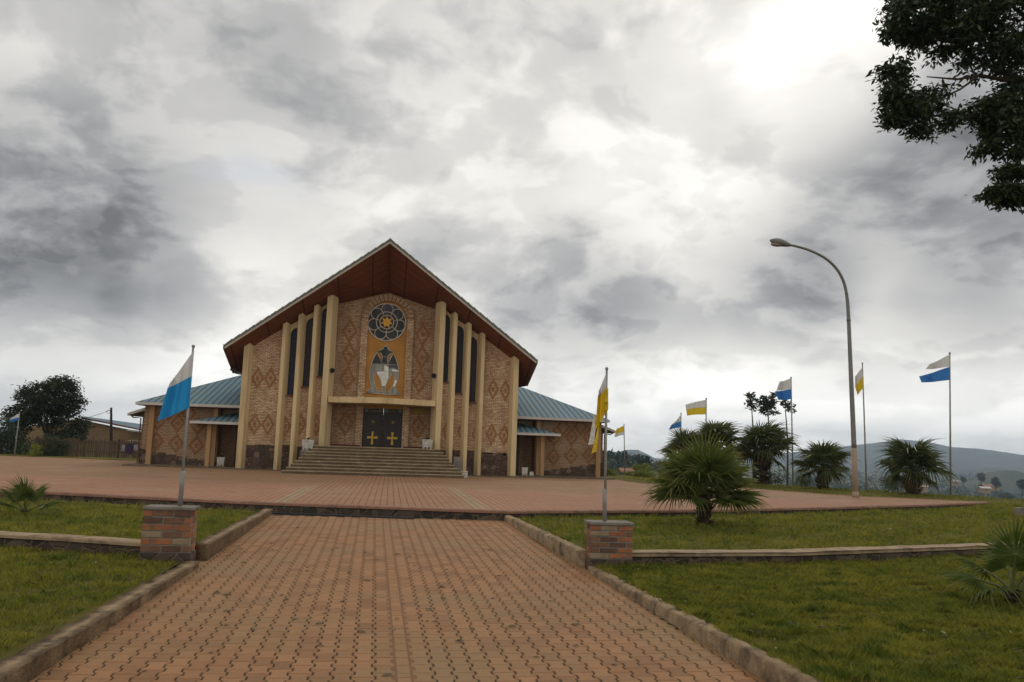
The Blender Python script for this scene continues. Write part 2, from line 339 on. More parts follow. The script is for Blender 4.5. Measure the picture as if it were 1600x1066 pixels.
def turf_mat():
    m, k = newmat('turf'); o = k.n('ShaderNodeTexCoord').outputs['Object']
    n1 = k.noise(o, .5, 7, .7); n2 = k.noise(o, 5., 7, .75); n3 = k.noise(o, 40., 5, .8)
    c = k.mix(k.rng(n1, .38, .62), (.11, .10, .02), (.17, .145, .03))
    c = k.mix(k.m('MULTIPLY', k.rng(n2, .5, .7), .6), c, (.050, .052, .014))
    c = k.mix(k.m('MULTIPLY', k.rng(n3, .5, .75), .5), c, (.14, .13, .035))
    finish(k, c, .95, k.m('ADD', n3, n2), .9, .04, .1); return m
M['turf'] = turf_mat()
def grass_mat():
    m, k = newmat('grass blade'); o = k.n('ShaderNodeTexCoord').outputs['Object']
    a = k.n('ShaderNodeAttribute', attribute_name='tone').outputs['Fac']
    f = k.rng(k.noise(o, .6, 6, .7), .38, .62)
    c = k.mix(f, (.195, .215, .024), (.35, .31, .042))
    c = k.mix(k.rng(k.noise(o, 3., 4, .7), .48, .62), c, (.095, .14, .018))
    c = k.mix(k.rng(a, 0., .5, .6, 0.), c, (.08, .11, .018))
    c = k.mix(k.rng(a, .90, .97), c, (.25, .21, .08))
    finish(k, c, .6, None, spec=.25, trans=(c, .4)); return m
M['grass'] = grass_mat()
def land_mat():
    m, k = newmat('valley fields'); o = k.n('ShaderNodeTexCoord').outputs['Object']
    vo = k.n('ShaderNodeTexVoronoi'); k.put(vo.inputs['Vector'], k.n('ShaderNodeMapping', i_Vector=o, i_Scale=(1, .6, 1)).outputs[0]); vo.inputs['Scale'].default_value = .016
    r, g, b = k.sep(vo.outputs['Color'])
    c = k.mix(r, (.050, .062, .022), (.085, .095, .035)); c = k.mix(k.rng(g, .72, .9), c, (.13, .10, .055))
    c = k.mix(k.rng(k.noise(o, .03, 8, .75), .5, .62), c, (.028, .042, .018))
    finish(k, c, .95, None, spec=.1); return m
M['land'] = land_mat()
M['hill'] = rough_mat('forested hill', (.022, .036, .028), (.045, .06, .038), .008, .95, .05, .5, 10, (.085, .08, .05), 1.5)

# ------------------------------------------------------------------ mesh helpers
COL = S.collection
class MB:
    def __init__(s): s.v = []; s.f = []; s.mi = []; s.tip = []
    def add(s, vs, fs, mi=0):
        b = len(s.v); s.v += [tuple(map(float, p)) for p in vs]; s.f += [tuple(i+b for i in f) for f in fs]; s.mi += [mi]*len(fs); return s
    def box(s, x0, x1, y0, y1, z0, z1, mi=0):
        v = [(x0, y0, z0), (x1, y0, z0), (x1, y1, z0), (x0, y1, z0), (x0, y0, z1), (x1, y0, z1), (x1, y1, z1), (x0, y1, z1)]
        return s.add(v, [(0, 3, 2, 1), (4, 5, 6, 7), (0, 1, 5, 4), (1, 2, 6, 5), (2, 3, 7, 6), (3, 0, 4, 7)], mi)
    def prism(s, bot, top, mi=0):   # two loops of equal length
        n = len(bot); v = list(bot)+list(top)
        f = [tuple(range(n-1, -1, -1)), tuple(range(n, 2*n))]+[(i, (i+1) % n, n+(i+1) % n, n+i) for i in range(n)]
        return s.add(v, f, mi)
    def slab(s, poly, z0, z1, mi=0):
        return s.prism([(p[0], p[1], z0 if len(p) < 3 else p[2]+z0) for p in poly], [(p[0], p[1], z1 if len(p) < 3 else p[2]+z1) for p in poly], mi)
    def xz(s, poly, y0, y1, mi=0):   # polygon in x,z pushed from y0 (front) to y1
        return s.prism([(p[0], y0, p[1]) for p in poly], [(p[0], y1, p[1]) for p in poly], mi)
    def tube(s, pts, rad, n=8, mi=0, closed=False, cap=True):
        pts = [Vector(p) for p in pts]; m = len(pts); b = len(s.v)
        if not hasattr(rad, '__len__'): rad = [rad]*m
        up0 = Vector((0, 0, 1))
        for i, p in enumerate(pts):
            if closed: d = pts[(i+1) % m]-pts[i-1]
            else: d = pts[min(i+1, m-1)]-pts[max(i-1, 0)]
            d.normalize(); u = d.cross(up0)
            if u.length < .15: u = d.cross(Vector((0, 1, 0)))
            u.normalize(); w = u.cross(d)
            for j in range(n):
                a = 2*math.pi*j/n; q = p+(u*math.cos(a)+w*math.sin(a))*rad[i]; s.v.append(tuple(q))
        rings = m if closed else m-1
        for i in range(rings):
            i2 = (i+1) % m
            for j in range(n):
                j2 = (j+1) % n
                s.f.append((b+i*n+j, b+i*n+j2, b+i2*n+j2, b+i2*n+j)); s.mi.append(mi)
        if cap and not closed:
            s.f.append(tuple(b+j for j in range(n-1, -1, -1))); s.mi.append(mi)
            s.f.append(tuple(b+(m-1)*n+j for j in range(n))); s.mi.append(mi)
        return s
    def ellip(s, c, r, n=10, m=6, mi=0):
        v = []; f = []
        for i in range(1, m):
            t = math.pi*i/m
            for j in range(n):
                a = 2*math.pi*j/n; v.append((c[0]+r[0]*math.sin(t)*math.cos(a), c[1]+r[1]*math.sin(t)*math.sin(a), c[2]+r[2]*math.cos(t)))
        T = len(v); v.append((c[0], c[1], c[2]+r[2])); v.append((c[0], c[1], c[2]-r[2]))
        for i in range(m-2):
            for j in range(n): f.append((i*n+j, (i+1)*n+j, (i+1)*n+(j+1) % n, i*n+(j+1) % n))
        for j in range(n): f.append((T, j, (j+1) % n)); f.append((T+1, (m-2)*n+(j+1) % n, (m-2)*n+j))
        return s.add(v, f, mi)
    def build(s, name, mats, parent=None, smooth=False, off=None, bevel=0.):
        me = bpy.data.meshes.new(name)
        vs = np.array(s.v, dtype=np.float64).reshape(-1, 3)
        if off is None and parent is not None:
            off = Vector((0, 0, 0)); q = parent
            while q is not None: off = off+q.location; q = q.parent
        if off is not None: vs = vs-np.array(tuple(off))
        me.from_pydata([tuple(p) for p in vs], [], s.f)
        if not isinstance(mats, (list, tuple)): mats = [mats]
        for m in mats: me.materials.append(m)
        if len(mats) > 1: me.polygons.foreach_set('material_index', s.mi)
        if s.tip and len(s.tip) == len(s.v):
            at_ = me.attributes.new('tip', 'FLOAT', 'POINT'); at_.data.foreach_set('value', s.tip)
        if smooth: me.polygons.foreach_set('use_smooth', [True]*len(me.polygons))
        me.update()
        o = bpy.data.objects.new(name, me); COL.objects.link(o); o.parent = parent
        if bevel:
            bm = o.modifiers.new('bevel', 'BEVEL'); bm.width = bevel; bm.segments = 2; bm.limit_method = 'ANGLE'
        return o
def npmesh(name, V, F, mats, parent=None, attr=None, structure=False, corners=3):
    """fast mesh from arrays; F is (n,3) or (n,4)"""
    me = bpy.data.meshes.new(name); V = np.asarray(V, np.float32); F = np.asarray(F, np.int32)
    me.vertices.add(len(V)); me.vertices.foreach_set('co', V.ravel())
    c = F.shape[1]; me.loops.add(F.size); me.loops.foreach_set('vertex_index', F.ravel())
    me.polygons.add(len(F)); me.polygons.foreach_set('loop_start', np.arange(0, F.size, c, dtype=np.int32))
    if attr is not None:
        a = me.attributes.new(attr[0], 'FLOAT', 'POINT'); a.data.foreach_set('value', np.asarray(attr[1], np.float32))
    for m in (mats if isinstance(mats, (list, tuple)) else [mats]): me.materials.append(m)
    me.update(calc_edges=True); me.validate()
    o = bpy.data.objects.new(name, me); COL.objects.link(o); o.parent = parent
    return o
def tag(o, label=None, cat=None, group=None, kind=None):
    if label: o['label'] = label
    if cat: o['category'] = cat
    if group: o['group'] = group
    if kind: o['kind'] = kind
    return o
def thing(name, label, cat, loc=(0, 0, 0), group=None):
    o = bpy.data.objects.new(name, None); COL.objects.link(o); o.location = loc; o.empty_display_size = .3
    return tag(o, label, cat, group)
def kids(o): return [c for c in COL.objects if c.parent == o]
def copy_tree(o, parent=None):
    c = o.copy(); COL.objects.link(c); c.parent = parent
    for ch in list(kids(o)): copy_tree(ch, c)
    return c

# ------------------------------------------------------------------ terrain
PLAZA = [(-30, -12.2), (-8.87, -19.6), (-5.55, -20.85), (-2.45, -21.9), (3.14, -22.9), (8.54, -21.0), (13.4, -18.6), (17.9, -16.1), (22.6, -13.2),
         (20.7, -12.1), (18.4, -11.3), (17.0, -8.5), (16.0, -5.9), (13.6, -4.9), (12.0, -4.2), (12.0, 14), (-12.5, 14), (-14.2, 8.9), (-17.8, 11.), (-30, 14.)]
def sstep(t): t = np.clip(t, 0, 1); return t*t*(3-2*t)
def plaza_dist(x, y):      # signed distance, negative inside
    P_ = np.array(PLAZA, float); inside = np.zeros(x.shape, bool); dmin = np.full(x.shape, 1e9)
    for i in range(len(P_)):
        a, b = P_[i-1], P_[i]
        cond = ((a[1] > y) != (b[1] > y)); xi = (b[0]-a[0])*(y-a[1])/((b[1]-a[1]) if b[1] != a[1] else 1e-9)+a[0]
        inside ^= cond & (x < xi)
        ab = b-a; t = np.clip(((x-a[0])*ab[0]+(y-a[1])*ab[1])/(ab@ab), 0, 1)
        dmin = np.minimum(dmin, np.hypot(x-a[0]-t*ab[0], y-a[1]-t*ab[1]))
    return np.where(inside, -dmin, dmin)
def fbm(x, y, sc, seed=0, oct=5):
    r = np.random.default_rng(seed); o = np.zeros_like(x, dtype=float); a = 1.; f = 1./sc
    for _ in range(oct):
        for _k in range(3):
            th, ph = r.uniform(0, 6.28, 2); o += a*np.sin((x*np.cos(th)+y*np.sin(th))*f*r.uniform(.7, 1.4)*6.28+ph)/3
        a *= .5; f *= 2.
    return o
def upland(x, y):
    x = np.asarray(x, float); y = np.asarray(y, float)
    z = -.15+.11*sstep((y+18)/9)
    pdist = plaza_dist(x, y)
    z = z+.10*sstep((pdist-.2)/2.5)*sstep((y+14)/4)*sstep((x-5)/5)
    d = np.where(x > 0, x*.8+y*.6, y*.42)
    d = d-12*sstep((16-x)/5)*sstep((y-3)/4)*(x > 0)
    z = z-8*sstep((d-12)/40)-9*sstep((d-35)/90)-16*sstep((d-90)/450)
    far = sstep((d-90)/300); z = z+far*(5*fbm(x, y, 420, 3)+2.0*fbm(x, y, 150, 5))
    z = z+.018*fbm(x, y, 5., 8)
    return z
def grid(name, xs, ys, hf, m, kind='structure'):
    X, Y = np.meshgrid(xs, ys); Z = hf(X, Y); V = np.stack([X, Y, Z], -1).reshape(-1, 3)
    n = len(xs); a = (np.arange(len(ys)-1)[:, None]*n+np.arange(n-1)[None]).ravel()
    F = np.stack([a, a+1, a+n+1, a+n], -1)
    o = npmesh(name, V, F, m); o.data.polygons.foreach_set('use_smooth', [True]*len(F)); tag(o, kind=kind); return o
def gaxis(lo, hi, near_lo, near_hi, step, grow=1.12):
    a = list(np.arange(near_lo, near_hi+.01, step)); s = step
    while a[-1] < hi: s *= grow; a.append(a[-1]+s)
    s = step
    while a[0] > lo: s *= grow; a.insert(0, a[0]-s)
    return np.array(a)
def ground_h(X, Y):
    Z = upland(X, Y)-.03
    near = sstep((-12-Y)/3)*sstep((34-X)/6)
    return Z*(1-near)+(-1.3)*near-.10*sstep((3-X)/2)*sstep((6-Y)/3)*0
gr = grid('ground', gaxis(-5200, 5600, -40, 40, 1.), gaxis(-200, 5300, -50, 60, 1.), ground_h, [M['land']])
# lawns
def near_lawn_fix(X, Y): return upland(X, Y)
def kerbR(y): return 3.10-.045*(y+22.5)
def wall_line_R(x):      # garden wall on the right: y of its front face
    return np.interp(x, [3.4, 6.9, 10.8, 20, 40], [-29.62, -29.1, -27.8, -24.5, -17.])
def wall_line_L(x):
    return np.interp(x, [-40, -14, -5.12, -4.01, -2.2], [-18, -25.1, -28.4, -28.75, -29.45])
def patch(name, xs, y0f, y1f, n, hf, m=None, follow=0.):
    T = np.linspace(0, 1, n); X = np.repeat(np.asarray(xs)[None], n, 0); Y = y0f(X)+(y1f(X)-y0f(X))*T[:, None]
    if follow: X = X+(kerbR(Y)+follow-xs[0])*np.clip(1-(X-xs[0])/6, 0, 1)*(Y < -22.4)
    Z = hf(X, Y); V = np.stack([X, Y, Z], -1).reshape(-1, 3); w = len(xs)
    a = (np.arange(n-1)[:, None]*w+np.arange(w-1)[None]).ravel(); F = np.stack([a, a+1, a+w+1, a+w], -1)
    o = npmesh(name, V, F, m or M['turf']); o.data.polygons.foreach_set('use_smooth', [True]*len(F)); return tag(o, kind='structure')
LOW = -.29
def lowh(X, Y): return LOW+.012*fbm(X, Y, 3., 4)+.10*sstep((np.abs(X)-9)/20)*0
patch('lawn', np.linspace(3.3, 60, 150), lambda x: wall_line_R(x)+.1, lambda x: x*0+16., 200, upland, follow=.09)
patch('lawn', np.linspace(3.9, 40, 60), lambda x: x*0-50, lambda x: wall_line_R(x)+.05, 90, lowh, follow=.08)
patch('lawn', np.linspace(-40, -2.24, 60), lambda x: wall_line_L(x)+.1, lambda x: np.interp(x, [-40, -8.87, -2.45], [-9.5, -20.4, -22.6]), 40, lambda X, Y: -.16+.01*fbm(X, Y, 3., 2))
patch('lawn', np.linspace(-40, -2.24, 60), lambda x: x*0-50, lambda x: wall_line_L(x)+.05, 60, lowh)
# strip of lawn behind the left of the plaza
patch('lawn', np.linspace(-60, -12.4, 60), lambda x: np.interp(x, [-60, -30, -17.8, -14.2, -12.4], [13.6, 13.6, 10.6, 8.5, 13.]), lambda x: x*0+22, 14, lambda X, Y: .02+.015*fbm(X, Y, 4., 2))
# narrow paved walk along the foot of the plaza step
mb = MB(); mb.prism([(-30, -13.9, -.5), (-8.9, -21.2, -.5), (-2.3, -23.4, -.5), (-2.3, -21.6, -.5), (-8.8, -19.2, -.5), (-30, -11.8, -.5)],
                    [(-30, -13.9, -.20), (-8.9, -21.2, -.20), (-2.3, -23.4, -.205), (-2.3, -21.6, -.205), (-8.8, -19.2, -.2), (-30, -11.8, -.2)])
tag(mb.build('pavement', M['plaza_edge']), kind='structure')

# plaza
mb = MB(); mb.slab(PLAZA, -.30, 0.); tag(mb.build('plaza', M['plaza']), kind='structure')
def ribbon(mb, pts, w0, w1, z0, z1, mi=0, jit=0., seg=.35, side=1):
    """strip along a polyline: w0..w1 measured to its right-hand side"""
    P_ = [Vector((p[0], p[1], 0)) for p in pts]; out = []
    for a, b in zip(P_[:-1], P_[1:]):
        n = max(1, int((b-a).length/seg)); out += [a+(b-a)*i/n for i in range(n)]
    out.append(P_[-1]); L = []
    for i, p in enumerate(out):
        d = out[min(i+1, len(out)-1)]-out[max(0, i-1)]; d.normalize(); r = Vector((d.y, -d.x, 0))*side; L.append((p, r))
    vs = []; 
    for p, r in L:
        zt = z1(p) if callable(z1) else z1; zb = z0(p) if callable(z0) else z0
        j = [random.uniform(-jit, jit) for _ in range(5)]
        a = p+r*(w0+j[0]); b = p+r*(w1+j[1]); c = .18*min(.06, abs(w1-w0))
        vs += [(a.x, a.y, zb), (a.x, a.y, zt-.02+j[2]), ((p+r*(w0+.025)).x, (p+r*(w0+.025)).y, zt+j[3]), ((p+r*(w1-.025)).x, (p+r*(w1-.025)).y, zt+j[4]), (b.x, b.y, zt-.02+j[2]), (b.x, b.y, zb)]
    f = []
    for i in range(len(L)-1):
        for q in range(6): f.append((i*6+q, i*6+(q+1) % 6, (i+1)*6+(q+1) % 6, (i+1)*6+q))
    f.append(tuple(range(5, -1, -1))); f.append(tuple((len(L)-1)*6+q for q in range(6)))
    mb.add(vs, f, mi)
front = PLAZA[0:9]
mb = MB(); ribbon(mb, front, -.22, .05, -.055, .012, 0, .006, .4)
ribbon(mb, front, -.20, .02, -.45, -.056, 1, .008, .4)
ribbon(mb, [PLAZA[i] for i in (8, 9, 10, 11, 12, 13, 14)], -.14, .04, -.2, .012, 0, .006, .4)
tag(mb.build('plaza_kerb', [M['plaza_edge'], M['wall_stone']]), kind='structure')
# drain grate at the foot of the step
mb = MB()
g0, g1 = Vector((-2.0, -22.32, 0)), Vector((1.1, -22.9, 0)); n = 60
for i in range(n):
    p = g0.lerp(g1, i/n); mb.box(p.x, p.x+.025, p.y-.13, p.y+.10, -.205, -.186)
d_ = (g1-g0).normalized()
for s_ in (-.13, .09): mb.prism([(g0.x, g0.y+s_, -.21), (g1.x, g1.y+s_, -.21), (g1.x, g1.y+s_+.025, -.21), (g0.x, g0.y+s_+.025, -.21)], [(g0.x, g0.y+s_, -.182), (g1.x, g1.y+s_, -.182), (g1.x, g1.y+s_+.025, -.182), (g0.x, g0.y+s_+.025, -.182)])
tag(mb.build('drain_grate', M['black']), 'long dark metal drain grate at the foot of the plaza step', 'drain grate')

# ------------------------------------------------------------------ path of interlocking pavers
def path_z(y): return -.205+.018*(y+22.3)
def lean(y): return .0185*(y+22.3)*-1.
def path_x(u, y): # u=0 at the centre seam
    return u+.47+lean(y)
def build_path():
    V = []; F = []; tone = []
    Wd, Ln, am = .165, .235, .015; g = .0065
    prof = [(0, 1), (.17, 1), (.33, -1), (.67, -1), (.83, 1), (1, 1)]
    y_end = -22.75; nrow = int((y_end+47)/Ln)
    def paver(xc, y0, poly, tn, tilt):
        b = len(V); n = len(poly)
        for ring, (ins, dz) in enumerate(((0., -.03), (0., -.006), (.006, 0.))):
            for (px, py) in poly:
                sx = -1 if px > xc else 1; yy = py; cy = y0+Ln/2
                sy = -1 if py > cy else 1
                x_ = px+sx*ins; y_ = yy+(sy*ins if abs(py-cy) > Ln*.45 else 0)
                V.append((path_x(x_, y_), y_, path_z(y_)+dz+tilt)); tone.append(tn)
        for r in range(2):
            for i in range(n):
                j = (i+1) % n; F.append((b+r*n+i, b+r*n+j, b+(r+1)*n+j, b+(r+1)*n+i))
        F.append(tuple(b+2*n+i for i in range(n)))
    for side in (-1, 1):
        ncol = 17 if side < 0 else 18
        for c in range(ncol):
            xc = side*(.075+Wd*(c+.5)); sh = (c % 2)*.5
            for r in range(-1, nrow+1):
                y0 = y_end-(r+1+sh)*Ln
                if y0+Ln > y_end+.01 or False: continue
                w = Wd/2-.0078; poly = []
                for t, a in prof: poly.append((xc+w+am*a, y0+g/2+t*(Ln-g)))
                for t, a in reversed(prof): poly.append((xc-w-am*a, y0+g/2+t*(Ln-g)))
                lim = -2.20-.47-lean(y0) if side < 0 else kerbR(y0)-.47-lean(y0)
                if (side < 0 and xc < lim-.02) or (side > 0 and xc > lim+.05): continue
                paver(xc, y0, poly, random.random()**1.5, random.uniform(-.0018, .0018))
    # seam of small plain pieces down the middle
    y = y_end
    while y > -47:
        L = random.choice((.235, .235, .118)); w = .056; xc = 0.
        paver(xc, y-L+ .0, [(xc+w, y-L+g), (xc+w, y-g), (xc-w, y-g), (xc-w, y-L+g)], random.random()*.6, 0.); y -= L
    me = bpy.data.meshes.new('path'); me.from_pydata(V, [], F); me.materials.append(M['paver'])
    a = me.attributes.new('tone', 'FLOAT', 'POINT'); a.data.foreach_set('value', tone); me.update()
    o = bpy.data.objects.new('path', me); COL.objects.link(o); tag(o, kind='structure')
    mb = MB(); mb.add([(-2.45, -50, path_z(-50)-.0075), (4.6, -50, path_z(-50)-.0075), (3.3, -22., path_z(-22.)-.0075), (-2.45, -22., path_z(-22.)-.0075)], [(0, 1, 2, 3)])
    tag(mb.build('path_joints', M['joint']), kind='structure')
    mb = MB(); mb.add([(path_x(-.10, -50), -50, path_z(-50)-.004), (path_x(.10, -50), -50, path_z(-50)-.004), (path_x(.10, -22.7), -22.7, path_z(-22.7)-.004), (path_x(-.10, -22.7), -22.7, path_z(-22.7)-.004)], [(0, 1, 2, 3)])
    tag(mb.build('path_seam', M['seam']), kind='structure')
build_path()
# kerbs along the path
def zk(p): return -.06 if p.y > -29.6 else LOW+.035
mb = MB()
ribbon(mb, [(-2.16, -22.6), (-2.16, -29.15)], 0, -.16, -.62, lambda p: -.09, 0, .008, .12)
ribbon(mb, [(kerbR(-22.9), -22.9), (kerbR(-29.3), -29.3)], 0, .24, -.62, lambda p: -.09, 0, .008, .12, -1) if False else ribbon(mb, [(kerbR(-22.9), -22.9), (kerbR(-29.3), -29.3)], -.16, 0, -.62, lambda p: -.09, 0, .008, .12)
tag(mb.build('kerb', M['kerb'], smooth=True), kind='structure')
mb = MB()
ribbon(mb, [(-2.14, -29.7), (-2.16, -31), (-2.22, -36), (-2.6, -50)], 0, -.15, -.95, lambda p: LOW+.03, 0, .011, .10)
tag(mb.build('kerb', M['kerb'], smooth=True), kind='structure')
# right-hand kerb: side to the right of travel
mb = MB()
pr = [(kerbR(y)+.0, y) for y in (-50, -44, -40, -36, -33, -30.2, -29.7)]
ribbon(mb, pr, 0, .15, -.95, lambda p: LOW+.03, 0, .011, .10)
tag(mb.build('kerb', M['kerb'], smooth=True), kind='structure')

# garden walls
def garden_wall(label, pts, side):
    t = thing('garden_wall', label, 'garden wall', (pts[0][0], pts[0][1], LOW))
    mb = MB(); ribbon(mb, pts, 0, .26*side, -.7, -.135, 0, .010, .3); mb.build('stone_face', M['wall_stone'], t)
    mb = MB(); ribbon(mb, pts, -.03*side, .30*side, -.134, -.075, 0, .006, .3); mb.build('coping', M['coping'], t)
garden_wall('low dark stone garden wall with mortar coping running right from the right brick pillar', [(4.10, -29.5), (6.9, -29.1), (10.8, -27.8), (20, -24.5), (38, -17.8)], -1)
garden_wall('low dark stone garden wall with mortar coping running left from the left brick pillar', [(-2.75, -29.25), (-4.01, -28.75), (-5.12, -28.4), (-14, -25.1), (-38, -18.5)], 1)

# brick pillars
def pillar(label, x0, x1, y0, y1, zt):
    t = thing('brick_pillar', label, 'pillar', ((x0+x1)/2, (y0+y1)/2, -.4), 'brick pillars beside the path')
    mb = MB(); r = random.Random(int(x0*10)+50); cols = [0, 1, 2, 3, 4]
    zb = -.16; nrows = 6; h = (zt-.045-zb)/nrows
    mb2 = MB(); mb2.box(x0+.012, x1-.012, y0+.012, y1-.012, -.6, zt-.04)
    mb2.build('mortar_core', M['concrete'], t)
    for i in range(nrows):
        z0 = zb+i*h+.009; z1 = zb+(i+1)*h-.009
        # courses of real bricks, each face
        def run(a, b, horiz, fix, dirn, off):
            L = b-a; cuts = [a]; x = a+(.5*.27 if off else .27)
            while x < b-.08: cuts.append(x); x += .27
            cuts.append(b)
            for q, (c0, c1) in enumerate(zip(cuts[:-1], cuts[1:])):
                mi = r.choice((0, 1, 1, 2, 2, 3, 3, 4)); j = r.uniform(-.006, .006)
                if horiz: mb.box(c0+(.011 if q else 0), c1-.011, min(fix, fix+dirn*.1)+j*0+ (j if dirn > 0 else 0), max(fix, fix+dirn*.1)+(j if dirn < 0 else 0), z0, z1, mi)
                else: mb.box(min(fix, fix+dirn*.1)+(j if dirn > 0 else 0), max(fix, fix+dirn*.1)+(j if dirn < 0 else 0), c0+.007, c1-.007, z0, z1, mi)
        run(x0, x1, True, y0, 1, i % 2); run(x0, x1, True, y1, -1, i % 2)
        run(y0+.1, y1-.1, False, x0, 1, (i+1) % 2); run(y0+.1, y1-.1, False, x1, -1, (i+1) % 2)
    mats = [rough_mat('orange fired brick', (.36, .14, .055), (.24, .095, .045), 9, .9, 30, .7, .01, (.16, .09, .06), .5),
            rough_mat('brown brick', (.20, .105, .06), (.13, .07, .042), 9, .9, 30, .7, .01),
            rough_mat('pale cemented brick', (.29, .215, .14), (.21, .15, .095), 9, .9, 30, .7, .01),
            rough_mat('dull orange brick', (.31, .12, .055), (.20, .085, .045), 9, .9, 30, .7, .01),
            rough_mat('dark brick', (.13, .07, .045), (.085, .05, .035), 9, .9, 30, .7, .01)]
    mb.build('brickwork', mats, t, bevel=.005)
    mb = MB(); mb.box(x0-.015, x1+.015, y0-.015, y1+.015, zt-.042, zt); mb.build('cap', M['concrete'], t, bevel=.008)
    mb = MB(); mb.box(x0-.01, x1+.01, y0-.01, y1+.01, -.75, zb-.006); mb.build('stone_footing', M['wall_stone'], t, bevel=.01)
    return t
pillar('orange brick pillar left of the path, under the azure and white flag', -2.80, -2.15, -29.6, -29.22, .45)
pillar('orange brick pillar right of the path, under the drooping yellow and white flag', 3.49, 4.13, -29.6, -29.2, .365)

# ------------------------------------------------------------------ church
CH = thing('church', 'large gabled brick church with cream fins, rose window and low wings', 'church', (0, 0, 0))
def roofz(x, y): return 10.25-.673*abs(x)-.4*min(y, 3.)
E0L = (-2.72, -1.67, 9.09)
def sgn(p, s): return (p[0]*s, p[1], p[2])
# soffit (underside) and roof sheets
mb = MB(); mr = MB(); mf = MB(); me_ = MB()
PK = (0, -2., 11.05)
for s in (-1, 1):
    E = (7.49*s, -1.1, 5.65); E0 = (2.72*s, -1.67, 9.09); A = (2.76*s, -.3, 8.60); Wc = (6.65*s, -.45, 5.93)
    B = (2.34*s, 1.2, 8.50); C = (0, 1.2, 9.22)
    A3 = (2.76*s, 3., roofz(2.76, 3)); S3 = (7.42*s, 1.35, roofz(7.47, 1.35)); W3 = (6.65*s, 3, roofz(6.65, 3))
    tris = [(E, E0, A, Wc), (E0, PK, C), (E0, C, B), (E0, B, A), (Wc, A, A3, W3), (E, Wc, W3, S3)]
    for t_ in tris:
        mb.prism(t_, [(p[0], p[1], p[2]+.03) for p in t_])
    # roof sheet above
    top = lambda p, h=.22: (p[0], p[1], p[2]+h)
    N1 = (0, 3, 10.05); BK = (0, 32, 10.05); Eb = (6.95*s, 32, roofz(7.47, 1.35)+.3)
    R0 = [(E[0], E[1]-.03, E[2]+.10), (PK[0], PK[1]-.03, PK[2]+.10), N1, (S3[0], S3[1], S3[2]+.1)]
    for T_ in ((R0[0], R0[1], R0[2]), (R0[0], R0[2], R0[3])): mr.prism(T_, [(p[0], p[1], p[2]+.08) for p in T_])
    R1 = [(S3[0], S3[1], S3[2]+.1), N1, BK, (Eb[0], Eb[1], Eb[2]+.1)]
    mr.prism(R1, [(p[0], p[1], p[2]+.08) for p in R1])
    # pale fascia under the sheet edge, and dark ragged tile edge above it
    f0 = [(E[0], E[1]-.05, E[2]-.01), (PK[0], PK[1]-.05, PK[2]-.01), (PK[0], PK[1]-.05, PK[2]+.11), (E[0], E[1]-.05, E[2]+.11)]
    mf.prism(f0, [(p[0], p[1]+.045, p[2]) for p in f0])
    n = 46
    for i in range(n):
        a = Vector(E).lerp(Vector(PK), i/n); b = Vector(E).lerp(Vector(PK), (i+1)/n); h = .20+.02*(i % 2)
        q = [(a.x, a.y-.09, a.z+.112), (b.x, b.y-.09, b.z+.112), (b.x, b.y-.09, b.z+h+.03), (a.x, a.y-.09, a.z+h)]
        me_.prism(q, [(p[0], p[1]+.16, p[2]) for p in q])
    f1 = [(E[0]+.02*s, E[1]-.05, E[2]-.01), (S3[0]+.02*s, S3[1], S3[2]-.01), (S3[0]+.02*s, S3[1], S3[2]+.18), (E[0]+.02*s, E[1]-.05, E[2]+.2)]
    me_.prism(f1, [(p[0]+.05*s, p[1], p[2]) for p in f1])
mb.build('soffit', M['soffit'], CH)
ro = mr.build('roof', M['roof'], CH); mf.build('fascia', M['fascia'], CH); me_.build('roof_edge', M['roof_dark'], CH)
mb = MB(); mb.tube([(0, -1.95, 10.98), (0, 1.1, 9.17)], .035, 6); mb.build('ridge_batten', M['brown_fascia'], CH)

